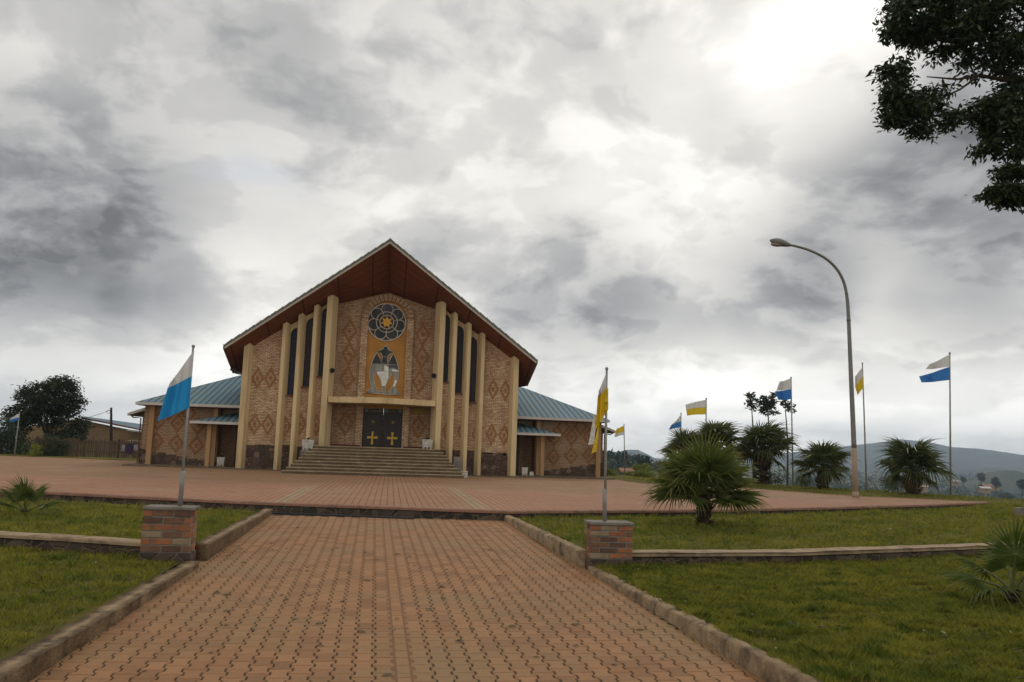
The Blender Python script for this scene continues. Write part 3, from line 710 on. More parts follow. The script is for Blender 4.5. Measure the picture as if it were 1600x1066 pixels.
# walls
fin_x = [4.89, 4.18, 3.46]
wall = MB(); stone = MB(); diam = MB(); cen = MB()
def diamond(mb, cx, cz, hw, hh, y, ring=.30, core=.30, rh=.075, dp=.016, axis='x', clip=None):
    n = int(hh/rh)
    for i in range(-n, n+1):
        z0 = cz+i*rh-rh/2; z1 = z0+rh-.0; t = 1-abs(i)/(n+.5); w = hw*t
        inn = hw*(t-ring-.10); segs = [(-w, w)] if inn <= .01 else [(-w, -inn), (inn, w)]
        cw = hw*(core-(1-t)) if core else -1
        if cw > .01: segs.append((-cw, cw))
        for a, b in segs:
            if clip: a = max(a, clip[0]-cx); b = min(b, clip[1]-cx)
            if b-a > .01: mb.box(cx+a, cx+b, y-dp, y+.03, z0, z1)
def px2(px, py, Y): p = at(px, py, Y=Y); return p.x, p.z
for s in (-1, 1):
    X = lambda a: a*s
    def panel(a, b, zb, ztop_f, y0=0., y1=.3, m=wall):   # a<b in |x|
        q = [(a*s, zb), (b*s, zb), (b*s, ztop_f(b)), (a*s, ztop_f(a))]
        m.xz(q, y0, y1)
    tp = lambda x: roofz(x, 0.)+.02
    panel(4.9, 6.62, 1.16, tp)
    bays = [(4.18, 4.89, at(455 if s < 0 else 732, 617 if s < 0 else 631, Y=0.).z, 6.97-.03), (3.46, 4.18, 4.09, 7.51), (2.75, 3.46, 4.62, 8.07)]
    bays[0] = (4.18, 4.89, 3.65, 6.97)
    for a, b, zs, zt in bays: panel(a, b, 1.16 if a > 3 else .0, lambda x, zs=zs: zs)
    # side wall of the nave behind, seen under the eaves
    wall.box(min(6.62*s, 6.35*s), max(6.62*s, 6.35*s), .3, 31, 0, 3.7)
    # volcanic stone plinth with stepped top
    rr = random.Random(3+s)
    for a, b in ((4.9, 6.62), (4.18, 4.89), (3.46, 4.18), (2.75, 3.46)):
        x = a; stone = MB()
        while x < b-.01:
            x2 = min(b, x+rr.choice((.35, .5, .7))); zt = 1.16+rr.choice((0, 0, .03, -.06))+(0.05 if a < 4.5 else 0)-(.12 if (s > 0 and x > 5.9) else 0)
            stone.box(min(x*s, x2*s), max(x*s, x2*s), -.03, .31, 0, zt); x = x2
        stone.build('stone_plinth', M['stone'], CH)
wall.box(-6.3, 6.3, 30.7, 31, 0, 3.9)
wall.build('wall', M['brick'], CH)
# diamonds in the facade brickwork (traced positions on the wall plane)
for px, py, hw, hh in [(402.5, 591, .30, .54), (422.5, 591, .30, .54), (398, 663, .31, .55), (418.5, 663, .31, .55),
                       (446, 666, .26, .54), (469.5, 663, .27, .56), (494, 664, .26, .54),
                       (770.5, 608, .29, .54), (789.5, 610, .29, .54), (768, 678.5, .30, .54), (787.5, 680, .30, .54),
                       (698.8, 673, .25, .55), (722.3, 674, .25, .56), (744.5, 678.5, .24, .54)]:
    x, z = px2(px, py, 0.)
    lo, hi = -99, 99
    diam = MB(); diamond(diam, x, z, hw, hh, 0.); diam.build('diamond_brickwork', M['pattern_brick'], CH)
for px, py, hw, hh in [(546.6, 517.5, .40, .60), (545.4, 553, .40, .60), (543, 591, .40, .62), (539.8, 662, .42, .62),
                       (660.5, 523, .40, .60), (659.5, 558, .40, .60), (655.5, 596, .40, .62), (653.5, 667, .42, .62)]:
    x, z = px2(px, py, 1.2); cen = MB(); diamond(cen, x, z, hw, hh, 1.2, .26, .26); cen.build('diamond_brickwork', M['pattern_brick'], CH)
# cream fins
def fin(name, s, x, wf, wb, yf, z0, mb=None):
    """wedge fin: narrow front edge at yf, widening on its inner side towards the wall"""
    xo = x+wf/2; xi = x-wf/2; xb = x-wf/2-wb
    pl = [(xo, 0.05), (xo, yf), (xi, yf), (xb, 0.05)]
    bot = [(p[0]*s, p[1], z0) for p in pl]; top = [(p[0]*s, p[1], roofz(p[0], p[1])+.0) for p in pl]
    if mb is None:
        mb = MB(); mb.prism(bot, top); mb.build(name, M['cream'], CH, bevel=.012)
    else: mb.prism(bot, top)
for s in (-1, 1):
    fin('column', s, 6.60, .26, .14, -.42, -.0)
    for x in fin_x: fin('column', s, x, .17, .17, -.42, 0.)
    # big columns flanking the porch
    pl = [(2.93, .05), (2.93, -.42), (2.66, -.42), (2.44, .25), (2.44, .30), (2.93, .30)]
    bot = [(p[0]*s, p[1], 0.) for p in pl]; top = [(p[0]*s, p[1], 8.62+(2.76-p[0])*.25-.12*p[1]*0-(p[1]+.42)*.10) for p in pl]
    mb = MB(); mb.prism(bot, top); mb.build('column', M['cream'], CH, bevel=.012)
    mb = MB(); mb.box(min(6.42*s, 6.86*s), max(6.42*s, 6.86*s), -.55, -.0, 0, .06); mb.build('column_foot', M['concrete'], CH)
# arched windows between the fins
wgl = ['glass', 'glass_blue', 'glass_red', 'glass']
for s in (-1, 1):
    for bi, (a, b, zs, zt) in enumerate([(4.18, 4.89, 3.65, 6.97), (3.46, 4.18, 4.09, 7.51), (2.75, 3.46, 4.62, 8.07)]):
        wi, wo = a+.10, b-.26          # clear opening in |x|
        if bi == 2: wi = a+.10
        wi = a+.005; wo = b-.26
        wd = wo-wi; xc = a+.11; r = wo-xc; zsp = zt-r
        fr = MB()
        def bx(x0, x1, z0, z1a, z1b):
            fr.xz([(x0*s, z0), (x1*s, z0), (x1*s, z1b), (x0*s, z1a)], .03, .20)
        tp = lambda x: roofz(x, 0.1)+.02
        bx(wo, b, zs, tp(wo), tp(b))
        n = 14
        for i in range(n):
            x0 = wi+wd*i/n; x1 = wi+wd*(i+1)/n
            za = zsp+math.sqrt(max(0, r*r-(x0-xc)**2)); zb = zsp+math.sqrt(max(0, r*r-(x1-xc)**2))
            fr.xz([(x0*s, za), (x1*s, zb), (x1*s, tp(x1)), (x0*s, tp(x0))], .03, .20)
        w = fr.build('window', M['cream'], CH)
        g = MB(); g.box(min(a*s, b*s)+.01, max(a*s, b*s)-.01, .21, .23, zs, zt+.05)
        g.build('pane', M[wgl[(bi+(1 if s < 0 else 2)) % 4]], w)
        g = MB(); zz = zs+.55
        while zz < zt-.2: g.box(min(wi*s, wo*s), max(wi*s, wo*s), .18, .205, zz, zz+.025); zz += .78
        g.box(xc*s-.012, xc*s+.012, .182, .204, zs, zsp+r*.98)
        g.build('glazing_bar', M['black'], w)
        g = MB(); g.box(min(a*s, b*s), max(a*s, b*s), -.09, .2, zs-.07, zs-.002); g.build('sill', M['brown_fascia'], w, bevel=.005)

# recessed centre bay
c = MB()
zc = lambda x: 9.22-.3077*abs(x)
for s in (-1, 1):
    c.xz([(1.1*s, 1.25), (2.46*s, 1.25), (2.46*s, zc(2.46)+.05), (1.1*s, zc(1.1)+.05)], 1.2, 1.45)
    c.xz([(0, 7.9), (1.1*s, 7.9), (1.1*s, zc(1.1)+.05), (0, 9.27)], 1.201, 1.45)
    c.box(min(2.46*s, 2.75*s), max(2.46*s, 2.75*s), .31, 1.45, 0, 8.62)
c.build('recess_wall', M['brick_dim'], CH)
OX = .06
mb = MB()
for s, off in ((-1, OX), (1, OX)):
    a, b = .99, 1.33
    x0, x1 = sorted((off+a*s, off+b*s)); mb.box(x0, x1, 1.0, 1.22, 1.25, 7.75); x0, x1 = sorted((off+(b+.03)*s, off+(b+.30)*s)); mb.box(x0, x1, 1.17, 1.21, 7.6, 8.80, 0) if False else None
# arch ring of standing bricks
n = 34; r0, r1 = .99, 1.33
for i in range(n):
    t0 = math.pi*i/n+.012; t1 = math.pi*(i+1)/n-.012
    q = [(OX+r0*math.cos(t0), 7.755+r0*math.sin(t0)), (OX+r1*math.cos(t0), 7.755+r1*math.sin(t0)), (OX+r1*math.cos(t1), 7.755+r1*math.sin(t1)), (OX+r0*math.cos(t1), 7.755+r0*math.sin(t1))]
    mb.xz(q, 1.0, 1.22, i % 2)
q = [(OX+(r0+.01)*math.cos(math.pi*i/24), 7.755+(r0+.01)*math.sin(math.pi*i/24)) for i in range(25)]; q2 = [(OX+(r1-.02)*math.cos(math.pi*i/24), 7.755+(r1-.02)*math.sin(math.pi*i/24)) for i in range(24, -1, -1)]
for i in range(24): mb.xz([q[i], q2[24-i], q2[23-i], q[i+1]], 1.03, 1.2, 2)
mb.build('brick_arch', [M['brick'], M['pattern_brick'], M['white_frame']], CH)
# ochre panel
mb = MB(); q = [(OX-1.0, 3.3), (OX+1.0, 3.3)]+[(OX+1.0*math.cos(math.pi*i/24), 7.75+1.0*math.sin(math.pi*i/24)) for i in range(25)]
mb.xz(q, 1.14, 1.3); mb.build('ochre_panel', M['ochre'], CH)
# rose window
rc = at(603.5, 503.5, Y=1.1); RX, RZ, RR = rc.x+.03, rc.z, 1.0
def circ(cx, cz, r, y, n=48): return [(cx+r*math.cos(2*math.pi*i/n), y, cz+r*math.sin(2*math.pi*i/n)) for i in range(n)]
mb = MB(); mb.tube(circ(RX, RZ, RR-.03, 1.10), .034, 6, closed=True); mb.tube(circ(RX, RZ, .535, 1.09), .026, 6, closed=True); mb.tube(circ(RX, RZ, .355, 1.09), .028, 6, closed=True)
for i in range(7):
    a = math.pi/2+2*math.pi*i/7; pc = (RX+.665*math.cos(a), RZ+.665*math.sin(a)); pr_ = .295
    # outer part of every petal as an arc, its sides falling in to the spokes
    pts = []
    for j in range(-9, 10):
        b = a+math.pi*j/9*.72; pts.append((pc[0]+pr_*math.cos(b), 1.095, pc[1]+pr_*math.sin(b)))
    b1 = a-math.pi/7; b2 = a+math.pi/7
    pts = [(RX+.40*math.cos(b1), 1.095, RZ+.40*math.sin(b1)), (RX+.56*math.cos(b1), 1.095, RZ+.56*math.sin(b1))]+pts+[(RX+.56*math.cos(b2), 1.095, RZ+.56*math.sin(b2)), (RX+.40*math.cos(b2), 1.095, RZ+.40*math.sin(b2))]
    mb.tube(pts, .024, 5)
rose = mb.build('rose_window', M['white_frame'], CH, smooth=True)
mb = MB(); q = [(p[0], p[2]) for p in circ(RX, RZ, RR-.03, 0)]; mb.xz(q, 1.12, 1.139); mb.build('pane', M['rose_glass'], rose)
mb = MB()
a = math.pi/2; q = [(p[0], p[2]) for p in circ(RX, RZ+.665, .27, 0, 24)]; mb.xz(q, 1.112, 1.1195); mb.build('pane', M['rose_glass_mauve'], rose)
mb = MB(); q = []
for i in range(14):
    a = math.pi/2+math.pi*i/7; r = .325 if i % 2 == 0 else .17; q.append((RX+r*math.cos(a), RZ+r*math.sin(a)))
mb.xz(q, 1.09, 1.118); mb.build('star', M['star'], rose)
# figure window: traced on the wall plane from the photograph (crop pixels of 560..650 x 530..630)
def fp(X_, Y_, Y=1.1): p = at(560+X_/10.66, 530+Y_/10.66, Y=Y); return (p.x, p.z)
outline = [(430, 118), (485, 120), (495, 165), (520, 190), (562, 205), (550, 238), (510, 262), (490, 300), (485, 395), (500, 385), (545, 300), (580, 240), (610, 285), (640, 360), (662, 440), (672, 540), (665, 640), (640, 730), (618, 800), (635, 850), (680, 905), (672, 930), (450, 918), (380, 912), (140, 898), (148, 870), (205, 820), (215, 790), (200, 720), (185, 620), (190, 520), (205, 450), (230, 370), (265, 290), (310, 222), (345, 290), (385, 385), (400, 300), (395, 270), (375, 240), (335, 225), (345, 190), (385, 175), (415, 155)]
OUT = [fp(*p) for p in outline]
fw = MB(); fw.tube([(p[0], 1.10, p[1]) for p in OUT], .024, 5, closed=True)
leaf1 = [(288, 545), (330, 600), (375, 690), (385, 790), (370, 890), (320, 860), (280, 780), (258, 690), (262, 610)]
leaf2 = [(588, 560), (600, 650), (590, 740), (545, 830), (460, 910), (450, 800), (480, 700), (530, 620)]
for lf in (leaf1, leaf2): fw.tube([(q[0], 1.095, q[1]) for q in [fp(*p) for p in lf]], .022, 5, closed=True)
for a, b in (((215, 410), (660, 430)), ((200, 525), (668, 545)), ((430, 425), (425, 535)), ((405, 293), (485, 295))):
    A_, B_ = fp(*a), fp(*b); fw.tube([(A_[0], 1.10, A_[1]), (B_[0], 1.10, B_[1])], .010, 4)
for a, b in (((330, 595), (495, 600)), ((365, 665), (490, 668)), ((390, 780), (450, 785)), ((430, 540), (415, 900)), ((375, 540), (372, 660)), ((465, 545), (455, 690)), ((205, 650), (255, 655)), ((605, 670), (660, 672)), ((215, 795), (270, 795))):
    A_, B_ = fp(*a), fp(*b); fw.tube([(A_[0], 1.10, A_[1]), (B_[0], 1.10, B_[1])], .006, 4)
fig = fw.build('figure_window', M['white_frame'], CH, smooth=True)
def flatpoly(pts, y, mat_, parent, name='pane'):
    # ear-clipped by blender's own tessellation
    from mathutils.geometry import tessellate_polygon
    tr = tessellate_polygon([[Vector((p[0], p[1], 0)) for p in pts]])
    mb = MB(); n = len(pts)
    vs = [(p[0], y, p[1]) for p in pts]+[(p[0], y+.012, p[1]) for p in pts]
    fs = [tuple(t) for t in tr]+[tuple(i+n for i in t[::-1]) for t in tr]+[(i, (i+1) % n, n+(i+1) % n, n+i) for i in range(n)]
    mb.add(vs, fs); return mb.build(name, mat_, parent)
upper = [p for p in outline if p[1] <= 425]
flatpoly(OUT, 1.126, M['grey_glass'], fig)
# dark upper panes
flatpoly([fp(*p) for p in [(435, 125), (482, 125), (495, 170), (520, 195), (550, 208), (545, 232), (505, 258), (485, 300), (482, 408), (398, 408), (402, 300), (395, 268), (378, 238), (345, 220), (352, 195), (385, 182), (420, 158)]], 1.108, M['rose_glass'], fig)
flatpoly([fp(*p) for p in [(310, 235), (388, 405), (222, 405), (265, 300)]], 1.108, M['rose_glass'], fig)
flatpoly([fp(*p) for p in [(580, 250), (608, 290), (650, 425), (492, 415)]], 1.108, M['rose_glass'], fig)
flatpoly([fp(*p) for p in [(505, 425), (658, 432), (664, 510), (560, 470), (505, 500)]], 1.108, M['rose_glass_mauve'], fig)
flatpoly([fp(*p) for p in [(432, 428), (500, 470), (500, 640), (485, 690), (450, 780), (392, 780), (368, 670), (345, 620), (300, 545), (430, 535)]], 1.109, M['bright_glass'], fig)
flatpoly([fp(*p) for p in [(560, 500), (600, 505), (660, 520), (660, 540), (560, 540)]], 1.107, M['bright_glass'], fig)
flatpoly([fp(*p) for p in [(612, 680), (645, 685), (610, 790), (572, 790)]], 1.107, M['bright_glass'], fig)
for lf in (leaf1, leaf2): flatpoly([fp(*p) for p in lf], 1.100, M['ochre'], fig, 'ochre_leaf')
# canopy slab, pointed in plan
mb = MB(); mb.slab([(-2.60, 1.2), (-2.60, -.40), (.08, -1.45), (2.62, -.40), (2.62, 1.2)], 3.34, 3.62); mb.build('canopy', M['cream'], CH, bevel=.015)
mb = MB(); mb.box(OX-.98, OX+.98, 1.02, 1.2, 3.2, 3.34); mb.build('lintel', M['ochre'], CH)
# doors
dr = MB(); D0, D1 = OX-1.04, OX+1.08
dr.box(D0-.0, D0+.07, 1.05, 1.2, 1.25, 3.33); dr.box(D1-.07, D1, 1.05, 1.2, 1.25, 3.33); dr.box(D0+.07, D1-.07, 1.05, 1.2, 3.24, 3.33); dr.box(D0+.07, D1-.07, 1.05, 1.2, 2.92, 2.97)
dr.build('door_frame', M['door'], CH)
mid = (D0+D1)/2
for s in (-1, 1):
    x0, x1 = (D0+.07, mid-.008) if s < 0 else (mid+.008, D1-.07); cx = (x0+x1)/2; w = x1-x0
    mb = MB(); mb.box(x0, x1, 1.12, 1.17, 1.26, 2.92)
    for zz in (1.32, 2.02): mb.box(x0+.05, x1-.05, 1.10, 1.12, zz, zz+.025)
    for xx in (x0+.02, x1-.05): mb.box(xx, xx+.03, 1.10, 1.12, 1.3, 2.88)
    d = mb.build('door', M['door'], CH)
    q = []
    for i in range(10):
        a = math.pi/2+math.pi*i/5; r = .12 if i % 2 == 0 else .05; q.append((cx+r*math.cos(a), 2.52+r*math.sin(a)))
    mb = MB(); mb.xz(q, 1.085, 1.119); mb.build('star', M['yellow_dim'], d)
    z0 = 1.72; arm = [(-.055, .34), (.055, .34), (.04, .06), (.26, .075), (.26, -.035), (.04, -.02)]
    q = [(-.065, .30), (.065, .30), (.04, .05), (.26, .075), (.26, -.055), (.04, -.04), (.065, -.34), (-.065, -.34), (-.04, -.04), (-.26, -.055), (-.26, .075), (-.04, .05)]
    flatpoly([(cx+p[0], z0+p[1]) for p in q], 1.088, M['yellow'], d, 'cross')
    mb = MB(); mb.box(x0, x1, 1.12, 1.16, 2.97, 3.24); tr_ = mb.build('transom', M['door'], CH)
    mb = MB(); mb.box(x0+.08, x0+.22, 1.105, 1.119, 3.02, 3.20); mb.box(x1-.22, x1-.08, 1.105, 1.119, 3.02, 3.20); mb.box(x0+.22, x1-.22, 1.105, 1.119, 3.165, 3.19); mb.build('green_ornament', M['green_paint'], tr_)
    mb = MB(); mb.box(x0+.24, x1-.24, 1.10, 1.119, 3.04, 3.055); mb.box(x0+.22, x1-.22, 1.10, 1.119, 3.085, 3.10); mb.build('yellow_ornament', M['yellow_dim'], tr_)
    if s < 0:
        mb = MB(); mb.tube([(x1-.03, 1.115, 2.12), (x1-.03, 1.07, 2.13), (x1-.03, 1.07, 2.26), (x1-.03, 1.115, 2.27)], .012, 6); mb.build('handle', M['steel'], d)
# plaque by the door
p0 = at(646.5, 637, Y=1.18); p1 = at(664, 648, Y=1.18)
mb = MB(); mb.box(p0.x, p1.x, 1.15, 1.199, p1.z, p0.z); mb.build('plaque', M['yellow_dim'], CH, bevel=.006)
# maroon skirting at the landing
MB().box(-2.44, D0-.01, .96, 1.0, 1.255, 1.33).build('skirting', M['maroon'], CH); MB().box(D1+.01, 2.44, .96, 1.0, 1.255, 1.33).build('skirting', M['maroon'], CH)
# loudspeakers on the big columns
for px, py, s in ((519.5, 579.5, -1), (677.5, 587.5, 1)):
    p = at(px, py, Y=-.15); sp = MB()
    sp.tube([(p.x, .05, p.z), (p.x, -.08, p.z), (p.x, -.12, p.z), (p.x, -.28, p.z)], [.03, .05, .07, .13], 14)
    sp.build('loudspeaker', M['black'], CH, smooth=False)
    sp = MB(); sp.tube([(p.x, -.275, p.z), (p.x, -.285, p.z)], [.10, .10], 14); sp.build('loudspeaker_mouth', M['dark'], CH)
# lamp bracket at the left eaves
a_, b_, c_ = at(384, 589, Y=-.2), at(372, 582, Y=-.2), at(360, 577, Y=-.2)
mb = MB(); mb.tube([a_, b_], .03, 6); mb.build('lamp_bracket', M['steel'], CH)
mb = MB(); mb.tube([b_, (b_+c_)/2, c_], [.045, .075, .05], 8); mb.build('eave_lamp', M['black'], CH)

# ---- wings
def wing(s):
    fy = 1.5; X0, X1 = 6.62, 12.0 if s > 0 else 11.15
    X1 = 11.55; zt = 2.98
    def bx(m, a, b, y0, y1, z0, z1, mi=0): m.box(min(a*s, b*s), max(a*s, b*s), y0, y1, z0, z1, mi)
    w = MB(); bx(w, 8.0, X1, fy, fy+.25, 0, zt); bx(w, X1-.25, X1, fy+.25, 20, 0, zt); bx(w, X1, X1+.35, fy+1.0, fy+1.25, 0, 2.45); bx(w, X1+.1, X1+.35, fy+1.25, 18, 0, 2.45)
    bx(w, 6.3, 8.001, fy+.9, fy+1.1, 0, 3.0); bx(w, 8.0, 8.2, fy+.251, fy+1.1, 0, 2.97)
    w.build('wing_wall', M['wing_brick'], CH)
    # plinth stepping
    st = MB(); x = 7.9; rr = random.Random(5)
    while x < X1:
        x2 = min(X1, x+.5); h = .22+.62*(x-7.9)/(X1-7.9)*(1 if s > 0 else 1); bx(st, x, x2, fy-.03, fy+.1, 0, round(h/.08)*.08); x = x2
    st.build('wing_plinth', M['stone'], CH); st = MB(); bx(st, X1+.001, X1+.36, fy+.96, fy+1.1, 0, .8); st.build('wing_plinth', M['stone'], CH)
    # diamonds
    rows = [(9.0, 1.05), (9.95, 1.12), (10.9, 1.18), (9.0, 2.05), (9.95, 2.12), (10.9, 2.15)]
    for cx, cz in rows: dm = MB(); diamond(dm, cx*s, cz, .38, .46, fy, .28, .3); dm.build('wing_diamond', M['pattern_brick2'], CH)
    for cx, cz in [(9.48, 2.62), (10.42, 2.66)]:
        dm = MB()
        for i in range(-6, 4):
            t = 1-abs(i)/6.5; ww = .38*t; inn = .38*(t-.36)
            for a, b in ([(-ww, ww)] if inn < .01 else [(-ww, -inn), (inn, ww)]): dm.box(cx*s+a, cx*s+b, fy-.016, fy+.02, cz+i*.075-.0375, cz+i*.075+.0375)
        dm.build('wing_diamond', M['pattern_brick2'], CH)
    # posts
    for nm, x, wd, zt_, yy in (('wing_post', 11.15 if s < 0 else 11.35, .24, 2.9, fy-.25), ('wing_post', 8.14, .20, 2.98, fy-.2)):
        m = MB(); bx(m, x-wd/2, x+wd/2, yy, yy+.24, 0, zt_); m.build(nm, M['orange_post'], CH, bevel=.01)
    # cream clerestory band between porch roof and eaves
    m = MB(); bx(m, 6.64, 8.0, fy+.85, fy+.89, 2.3, 3.0); m.build('clerestory', M['beige_wall'], CH)
    # dark porch doorway
    m = MB(); bx(m, 6.70, 7.28, fy+.80, fy+.88, .1, 2.1); m.build('porch_door', M['door'], CH)
    # main wing roof: hip
    e0 = (6.64*s, .72, 3.02); e1 = (12.0*s if s > 0 else 11.6*s, .72, 3.02)
    x_e = 11.75; e1 = (x_e*s, .72, 3.0)
    hip = (8.4*s, 8., 5.0); rg = (6.5*s, 10.5, 5.65); r0 = (6.64*s, 10.5, 5.65)
    m = MB()
    f = [e0, e1, hip, rg]; m.prism(f, [(p[0], p[1], p[2]+.06) for p in f])
    b1 = (x_e*s, 20, 3.0); f = [e1, b1, (8.4*s, 16, 5.0), hip]; m.prism(f, [(p[0], p[1], p[2]+.06) for p in f])
    m.build('wing_roof', M['roof'], CH)
    m = MB(); m.prism([(e0[0], e0[1]-.04, 2.94), (e1[0]+.04*s, e1[1]-.04, 2.92), (e1[0]+.04*s, e1[1]+.06, 2.92), (e0[0], e0[1]+.06, 2.94)], [(e0[0], e0[1]-.04, 3.07), (e1[0]+.04*s, e1[1]-.04, 3.05), (e1[0]+.04*s, e1[1]+.06, 3.05), (e0[0], e0[1]+.06, 3.07)])
    bx(m, x_e-.04, x_e+.06, .8, 18, 2.92, 3.05)
    m.build('gutter', M['gutter'], CH)
    m = MB(); bx(m, 6.64, x_e-.05, .80, fy+.3, 2.90, 2.925); m.build('wing_soffit', M['soffit'], CH)
    # lower side lean-to roof beyond the end post
    m = MB(); a0 = (11.3*s, fy+.4, 2.88); a1 = (12.35*s, fy+.4, 2.52); f = [a0, a1, (12.35*s, 16, 2.52), (11.3*s, 16, 2.88)]; m.prism(f, [(p[0], p[1], p[2]+.06) for p in f]); m.build('side_roof', M['roof'], CH)
    m = MB(); q = [(11.5*s, fy+.34, 2.74), (12.36*s, fy+.34, 2.44), (12.36*s, fy+.34, 2.57), (11.5*s, fy+.34, 2.88)]; m.prism(q, [(p[0], p[1]+.06, p[2]) for p in q]); bx(m, 12.34, 12.44, fy+.3, 16, 2.40, 2.54)
    m.build('side_fascia', M['gutter'], CH)
    m = MB(); m.tube([(12.3*s, fy+.45, 2.40), (12.2*s, fy+.5, 2.32), (11.95*s, fy+.88, 2.32), (11.95*s, fy+.88, .02)], .032, 8); m.build('downpipe', M['brown_fascia'], CH)
    # porch roof
    p_e0 = (6.64*s, .0, 2.20); p_e1 = (9.0*s, .0, 2.16); p_r = (6.64*s, 2.3, 2.82); p_h = (7.9*s, 1.6, 2.60)
    m = MB(); f = [p_e0, p_e1, (8.5*s, fy+.2, 2.32), (7.3*s, fy+.75, 2.72), (6.64*s, fy+.75, 2.78)]; f = [p_e0, p_e1, (7.2*s, fy+.72, 2.72), (6.64*s, fy+.72, 2.76)]
    m.prism(f, [(p[0], p[1], p[2]+.05) for p in f]); f = [p_e1, (9.0*s, fy+.72, 2.16), (7.2*s, fy+.72, 2.72)]; m.prism(f, [(p[0], p[1], p[2]+.05) for p in f])
    m.build('porch_roof', M['roof'], CH)
    m = MB(); bx(m, 6.64, 9.05, -.06, .03, 2.10, 2.22); bx(m, 8.97, 9.05, .03, fy, 2.08, 2.20); m.build('porch_gutter', M['gutter'], CH)
    m = MB(); bx(m, 6.66, 8.96, .04, fy-.05, 2.10, 2.125); m.build('porch_soffit', M['brown_fascia'], CH)
    m = MB(); bx(m, 8.12, 8.32, .45, .65, 0, 2.1); m.build('porch_post', M['orange_post'], CH, bevel=.01)
    m = MB(); bx(m, 6.7, 11.9, -.1, fy+.9, -.05, .07); m.build('porch_floor', M['step_face'], CH)
for s in (-1, 1): wing(s)
# apron slab at the facade foot
mb = MB(); mb.box(-7.2, 7.2, -.75, .1, -.1, .035); tag(mb.build('pavement', M['step_face']), kind='structure')

# ---- front steps
ST = thing('steps', 'broad flight of worn concrete steps rising to the dark church doors', 'steps', (0, -2, 0))
for i in range(9):
    y0 = -4.0+.33*i; hw = 4.12-.135*i; z1 = .139*(i+1)
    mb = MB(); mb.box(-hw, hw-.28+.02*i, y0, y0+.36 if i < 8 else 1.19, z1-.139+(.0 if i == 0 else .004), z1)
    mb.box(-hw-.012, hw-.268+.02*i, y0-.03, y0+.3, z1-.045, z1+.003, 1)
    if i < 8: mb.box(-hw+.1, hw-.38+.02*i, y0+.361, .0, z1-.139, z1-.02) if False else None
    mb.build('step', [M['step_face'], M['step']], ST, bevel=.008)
mb = MB(); mb.box(-2.6, 2.6, -1.0, 1.0, 0, 1.1); mb.build('step_core', M['step'], ST)
# pedestals at the flanks of the steps
def pedestal(label, x0, x1, y0, y1, h):
    o = MB().box(x0, x1, y0, y1, 0, h).build('pedestal', M['concrete'], bevel=.02); return tag(o, label, 'pedestal')
pl_c = at(481, 703.5, Y=-1.3)
pedestal('grey cement block left of the church steps carrying a white planter', pl_c.x-.30, pl_c.x+.32, -1.6, -.75, pl_c.z-.01)
pr_c = at(714, 714, Y=-1.5)
pedestal('bare grey cement block right of the church steps with nothing on it', pr_c.x-.17, pr_c.x+.22, -1.75, -1.2, pr_c.z)
# planters
def planter(label, x, y, z, w, h, group=None, plant=True, scal=True):
    t = thing('planter', label, 'planter', (x, y, z), group)
    mb = MB(); n = 5
    for i in range(n):
        za = z+h*(.16 if i == 0 else i/n); zb = z+h*(i+1)/n-.008; wa = w*(.40+.10*i/n); wb = w*(.40+.10*(i+1)/n)
        mb.prism([(x-wa, y-wa, za), (x+wa, y-wa, za), (x+wa, y+wa, za), (x-wa, y+wa, za)], [(x-wb, y-wb, zb), (x+wb, y-wb, zb), (x+wb, y+wb, zb), (x-wb, y+wb, zb)])
        if i < n-1: mb.box(x-wb+.012, x+wb-.012, y-wb+.012, y+wb-.012, zb, zb+.012)
    for sx in (-1, 0, 1):
        for sy in (-1, 0, 1):
            if sx or sy: mb.prism([(x+sx*w*.34-.03, y+sy*w*.34-.03, z), (x+sx*w*.34+.03, y+sy*w*.34-.03, z), (x+sx*w*.34+.03, y+sy*w*.34+.03, z), (x+sx*w*.34-.03, y+sy*w*.34+.03, z)],
                     [(x+sx*w*.34-.055, y+sy*w*.34-.055, z+h*.16), (x+sx*w*.34+.055, y+sy*w*.34-.055, z+h*.16), (x+sx*w*.34+.055, y+sy*w*.34+.055, z+h*.16), (x+sx*w*.34-.055, y+sy*w*.34+.055, z+h*.16)])
    mb.build('pot', M['planter'], t, bevel=.004)
    mb = MB(); mb.box(x-w*.42, x+w*.42, y-w*.42, y+w*.42, z+h*.9, z+h*1.002); mb.build('soil', M['joint'], t)
    if plant:
        mb = MB(); rr = random.Random(int(x*7))
        for i in range(26):
            a = rr.uniform(0, 6.28); e = rr.uniform(.2, 1.2); L = rr.uniform(.12, .26)
            d = Vector((math.cos(a)*math.cos(e), math.sin(a)*math.cos(e), math.sin(e)*.6)); p = Vector((x, y, z+h)); q = Vector((-d.y, d.x, 0)).normalized()*.018
            mb.add([p-q, p+q, p+d*L*.6+q, p+d*L*.6-q, p+d*L], [(0, 1, 2, 3), (3, 2, 4)])
        mb.build('plant', M['leaf_bush'], t)
p = at(481, 703.5, Y=-1.15); planter('white slatted planter on the cement block left of the steps', p.x, -1.15, p.z, .56, .50, 'planters by the church')
planter('white slatted planter on the landing right of the doors', 2.28, -.80, 1.255, .52, .46, 'planters by the church')
p = at(819, 748, Y=.15); planter('white planter standing in the right porch beside the outer column', p.x, .15, .07, .32, .42, 'planters by the church')
p = at(345, 729, Y=.9); planter('white planter with a dark plant standing in the left porch', p.x, .9, .07, .38, .46, 'planters by the church')
p = at(725.5, 741, Y=-3.3); o = MB().box(p.x-.13, p.x+.14, -3.42, -3.14, .0, .26).box(p.x-.15, p.x+.16, -3.44, -3.12, .26, .30).build('block', M['planter'], bevel=.01); tag(o, 'small white block at the right foot of the steps', 'block')
